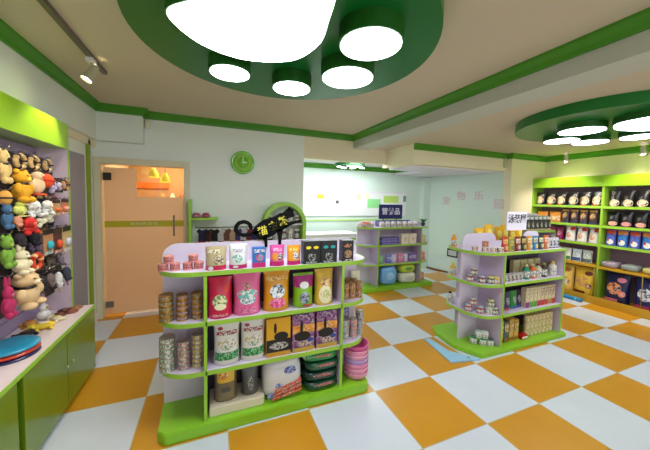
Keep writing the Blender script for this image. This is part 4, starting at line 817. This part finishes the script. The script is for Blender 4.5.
TOYS = [
 ('ring',1.60,1.79,.13,.11,(205,170,110),(40,35,45),'tan rope ring, first of three in the top row'),
 ('ring',1.755,1.80,.13,.105,(215,180,120),(60,45,45),'tan rope ring, second of three in the top row'),
 ('ring',1.93,1.80,.13,.10,(190,160,110),(35,35,45),'tan rope ring, third of three in the top row'),
 ('bear',1.60,1.585,.16,.21,(236,172,35),(245,200,80),'yellow plush bear with black collar, upper left of the toy wall'),
 ('bird',1.765,1.63,.15,.165,(240,205,160),(235,90,45),'cream plush duck with orange beak beside the yellow bear'),
 ('ball',1.90,1.685,.12,.105,(240,85,40),(200,50,30),'orange red ball above the grey mouse'),
 ('bone',2.03,1.645,.16,.09,(195,180,205),(120,105,140),'pale lilac toy bone in the second row'),
 ('ring',2.20,1.665,.14,.10,(190,140,90),(30,25,30),'brown and black rope ring at the far end, second row'),
 ('bear',1.44,1.70,.09,.20,(225,190,120),(30,25,40),'tan plush bear cut by the left edge, upper row'),
 ('ball',1.44,1.57,.08,.09,(220,160,70),(40,30,40),'amber ball at the left edge'),
 ('dog',1.72,1.48,.17,.125,(240,238,232),(225,215,205),'white plush dog, left of two in the third row'),
 ('dog',1.885,1.485,.15,.115,(236,234,226),(235,200,170),'white plush dog, right of two in the third row'),
 ('bird',1.575,1.495,.12,.10,(215,220,110),(240,220,150),'yellow green plush duck in the third row'),
 ('card',2.03,1.475,.12,.12,(205,160,110),(220,120,60),'tan blister pack in the third row'),
 ('card',2.17,1.475,.13,.125,(200,120,80),(230,160,130),'brown blister pack with pink toy at the far end, third row'),
 ('bear',1.445,1.43,.08,.16,(70,110,145),(110,140,165),'blue plush bear at the left edge'),
 ('mouse',1.545,1.41,.10,.10,(225,150,115),(235,200,150),'salmon toy mouse under the yellow green duck'),
 ('dog',1.665,1.37,.17,.125,(215,45,40),(235,120,90),'red plush dog in the fourth row'),
 ('bone',1.86,1.40,.22,.10,(238,228,196),(200,190,150),'big cream toy bone in the fourth row'),
 ('mouse',1.56,1.275,.12,.13,(45,35,45),(120,80,60),'black toy mouse, left of two in the fourth row'),
 ('mouse',1.72,1.255,.13,.14,(35,32,38),(90,70,60),'black toy mouse, right of two in the fourth row'),
 ('card',1.895,1.19,.15,.19,(190,130,85),(60,180,190),'brown blister pack with turquoise toy'),
 ('card',2.035,1.175,.14,.20,(90,45,40),(220,90,50),'dark brown blister pack with orange toy'),
 ('card',2.185,1.165,.15,.21,(200,165,110),(190,195,205),'tan blister pack with silver toy at the far end'),
 ('bear',1.435,1.20,.10,.20,(128,172,60),(180,205,90),'lime plush bear at the left edge'),
 ('rabbit',1.565,1.13,.15,.20,(240,225,185),(245,235,210),'cream plush rabbit with long ears'),
 ('ring',1.74,1.11,.14,.13,(225,75,35),(245,200,140),'orange red ring toy beside the cream rabbit'),
 ('bear',1.60,.90,.24,.24,(225,190,140),(240,220,180),'big tan plush bear, lowest row'),
 ('mouse',1.80,.92,.11,.15,(40,36,42),(150,110,70),'black toy mouse, first in the lowest row'),
 ('mouse',1.91,.91,.11,.15,(120,100,95),(30,25,30),'taupe toy mouse, second in the lowest row'),
 ('mouse',2.03,.86,.11,.18,(225,220,215),(240,210,60),'white toy mouse with yellow tail, lowest row'),
 ('mouse',2.165,.88,.12,.17,(60,65,75),(200,60,60),'slate toy mouse with red tail at the far end'),
 ('rabbit',1.425,.90,.10,.25,(190,45,95),(225,110,150),'magenta plush rabbit at the left edge'),
 ('card',1.93,1.08,.11,.09,(100,85,70),(60,55,50),'small grey brown pack over the taupe mouse'),
 ('mouse',2.08,1.05,.09,.10,(110,100,110),(190,190,200),'grey toy mouse under the orange toy pack'),
 ('mouse',2.24,1.62-.0,.001,.001,(0,0,0),(0,0,0),'')]
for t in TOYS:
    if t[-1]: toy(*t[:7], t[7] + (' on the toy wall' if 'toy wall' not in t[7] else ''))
cs = [((25,22,32),(200,170,120),'black'),((60,45,50),(190,60,50),'dark brown'),((30,28,40),(210,200,190),'navy black'),((120,85,60),(230,190,90),'tan'),((40,30,35),(120,150,90),'charcoal'),((90,70,90),(200,120,140),'plum')]
for r_, (z, n) in enumerate(((1.71,8),(1.565,8),(1.30,8),(1.04,8),(.93,6))):
    for i in range(n):
        a, b, nm = cs[(i*5+r_*3+i//2) % 6]
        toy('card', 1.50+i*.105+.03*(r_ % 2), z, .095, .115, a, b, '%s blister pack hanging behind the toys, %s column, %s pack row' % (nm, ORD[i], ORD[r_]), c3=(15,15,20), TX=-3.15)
# things lying on the worktop
wz = .622
def frisbee(z, c, lb):
    o = build(M().lathe([(0,.006),(.1,.006),(.125,.004),(.138,.0),(.142,.004),(.14,.012),(.128,.02),(.1,.024),(.06,.026),(0,.026)], 40), 'frisbee', mat(c, .3, coat=.4), None, (-3.085,1.535,z)); tag(o, lb, 'flying disc')
    build(M().lathe([(.07,.0262),(.078,.0285),(.086,.0252)], 36, cap=False), 'ridge', mat(c, .3), o); return o
frisbee(wz,(30,30,80),'navy flying disc at the bottom of the stack on the worktop'); frisbee(wz+.026,(210,60,30),'orange red flying disc in the middle of the stack on the worktop'); frisbee(wz+.052,(40,150,185),'turquoise flying disc on top of the stack on the worktop')
def lying(kind, x, y, w, c1, c2, lb, name, rz=0.):
    m = M(); f = mat(c1, .8, noise=.2)
    m.ell((0,0,w*.2),(w*.5,w*.28,w*.2)); m.ell((-w*.5,0,w*.2),(w*.24,w*.24,w*.2)); m.ell((-w*.5,w*.2,w*.3),(w*.08,w*.08,w*.08)); m.ell((-w*.5,-w*.2,w*.3),(w*.08,w*.08,w*.08))
    for a in (-1,1):
        for b in (-.6,.6): m.ell((b*w*.5,a*w*.3,w*.1),(w*.1,w*.16,w*.1))
    o = build(m, name, f, None, (x,y,wz), rz); tag(o, lb, 'toy'); build(M().ell((-w*.7,0,w*.2),(w*.08,w*.1,w*.07)), 'muzzle', mat(c2, .7), o); build(M().ell((.0,0,w*.34),(w*.25,w*.15,w*.07)), 'back_patch', mat(c2, .8), o); return o
lying('dog',-3.13,1.80,.12,(30,25,25),(120,70,40),'black plush toy lying at the left of the row on the worktop','plush_dog',1.2)
lying('dog',-3.08,1.92,.13,(240,205,60),(245,235,200),'yellow plush toy lying on the worktop','plush_dog',.4)
lying('dog',-3.20,2.0,.12,(215,150,70),(200,110,40),'orange brown plush toy lying against the slatwall on the worktop','plush_dog',2.2)
lying('dog',-3.06,2.06,.11,(235,220,180),(225,180,90),'cream plush toy lying on the worktop','plush_dog',-.5)
m = M().ell((0,0,.04),(.045,.045,.04)); m.ell((0,0,.1),(.03,.03,.03)); o = build(m,'plush_chick',mat((245,240,235), .9),None,(-3.17,2.13,wz)); tag(o,'small white plush sitting by the slatwall on the worktop','toy'); build(M().ell((.03,-.01,.1),(.012,.01,.008)),'beak',mat((220,150,60), .5),o)
for i in range(4):
    o = build(M().lathe([(0,0),(.045,0),(.052,.006),(.045,.012),(0,.012)], 20), 'chew_disc', mat([(120,60,45),(150,80,60),(95,50,45),(165,110,80)][i], .6, noise=.2), None, (-3.09+.06*(i % 2),2.19+.045*i,wz+.0005)); tag(o, ORD[i]+' flat brown chew from the near side at the worktop end', 'dog chew')
    build(M().lathe([(0,.0121),(.02,.0125),(0,.015)], 12), 'centre_boss', mat((190,120,80), .6), o)
# ------------------------------------------------------------------ camera, world, view
cam = bpy.data.cameras.new('camera'); co = bpy.data.objects.new('camera', cam); C.objects.link(co); S.camera = co
yaw, pitch, roll = .3854, -.0567, .0215
cy, sy, cp, sp, cr, sr = math.cos(yaw), math.sin(yaw), math.cos(pitch), math.sin(pitch), math.cos(roll), math.sin(roll)
F = Vector((sy*cp, cy*cp, sp)); R = Vector((cy,-sy,0)); U = R.cross(F)
r = R*cr+U*sr; u_ = U*cr-R*sr
mtx = Matrix((r, u_, -F)).transposed().to_4x4(); mtx.translation = Vector((-1.9129,-.8067,1.6529)); co.matrix_world = mtx
cam.sensor_width = 36; cam.lens = 283.2268*36/650; cam.shift_y = -10.63/650; cam.clip_start = .05
def area(loc, rot, sx, sy_, e, col, name='ceiling_fill_light'):
    L = bpy.data.lights.new(name, 'AREA'); L.shape = 'RECTANGLE'; L.size = sx; L.size_y = sy_; L.energy = e; L.color = col
    o = bpy.data.objects.new(name, L); C.objects.link(o); o.location = loc; o.rotation_euler = rot; o['kind'] = 'structure'; return o
def fill_panel(loc, sx, sy_, e, col, label):  # area fill light in an added panel housing, brightens the room below
    o = thing('ceiling_fill_panel', label, 'fill light', loc); build(M().box(-sx/2-.02,sx/2+.02,-sy_/2-.02,sy_/2+.02,-.02,0), 'frame', WHITE, o); build(M().box(-sx/2,sx/2,-sy_/2,sy_/2,-.024,-.02), 'diffuser', mat((250,250,250), .4, emit=tuple(int(255*c) for c in col), es=6), o)
    area((loc[0],loc[1],loc[2]-.03), (0,0,0), sx, sy_, e, col)
fill_panel((.45,4.02,2.37), 1.9, .16, 24, (.93,1,.98), 'flat white fill panel added on the rear room ceiling')
fill_panel((-2.5,5.3,2.5), .8, .8, 32, (1,.82,.58), 'square warm fill panel added on the ceiling behind the glass door')
area((.4,-3.1,1.6), (PI/2,0,0), 5.6, 2.0, 95, (.86,.94,1), 'front_fill_light')       # area fill light added behind the camera to brighten walls and shelf fronts
wd = bpy.data.worlds.new('world'); S.world = wd; wd.use_nodes = True; wd.node_tree.nodes['Background'].inputs[0].default_value = (.6,.62,.65,1); wd.node_tree.nodes['Background'].inputs[1].default_value = .3
S.view_settings.view_transform = 'Standard'; S.view_settings.look = 'None'; S.view_settings.exposure = .1; S.view_settings.gamma = 1
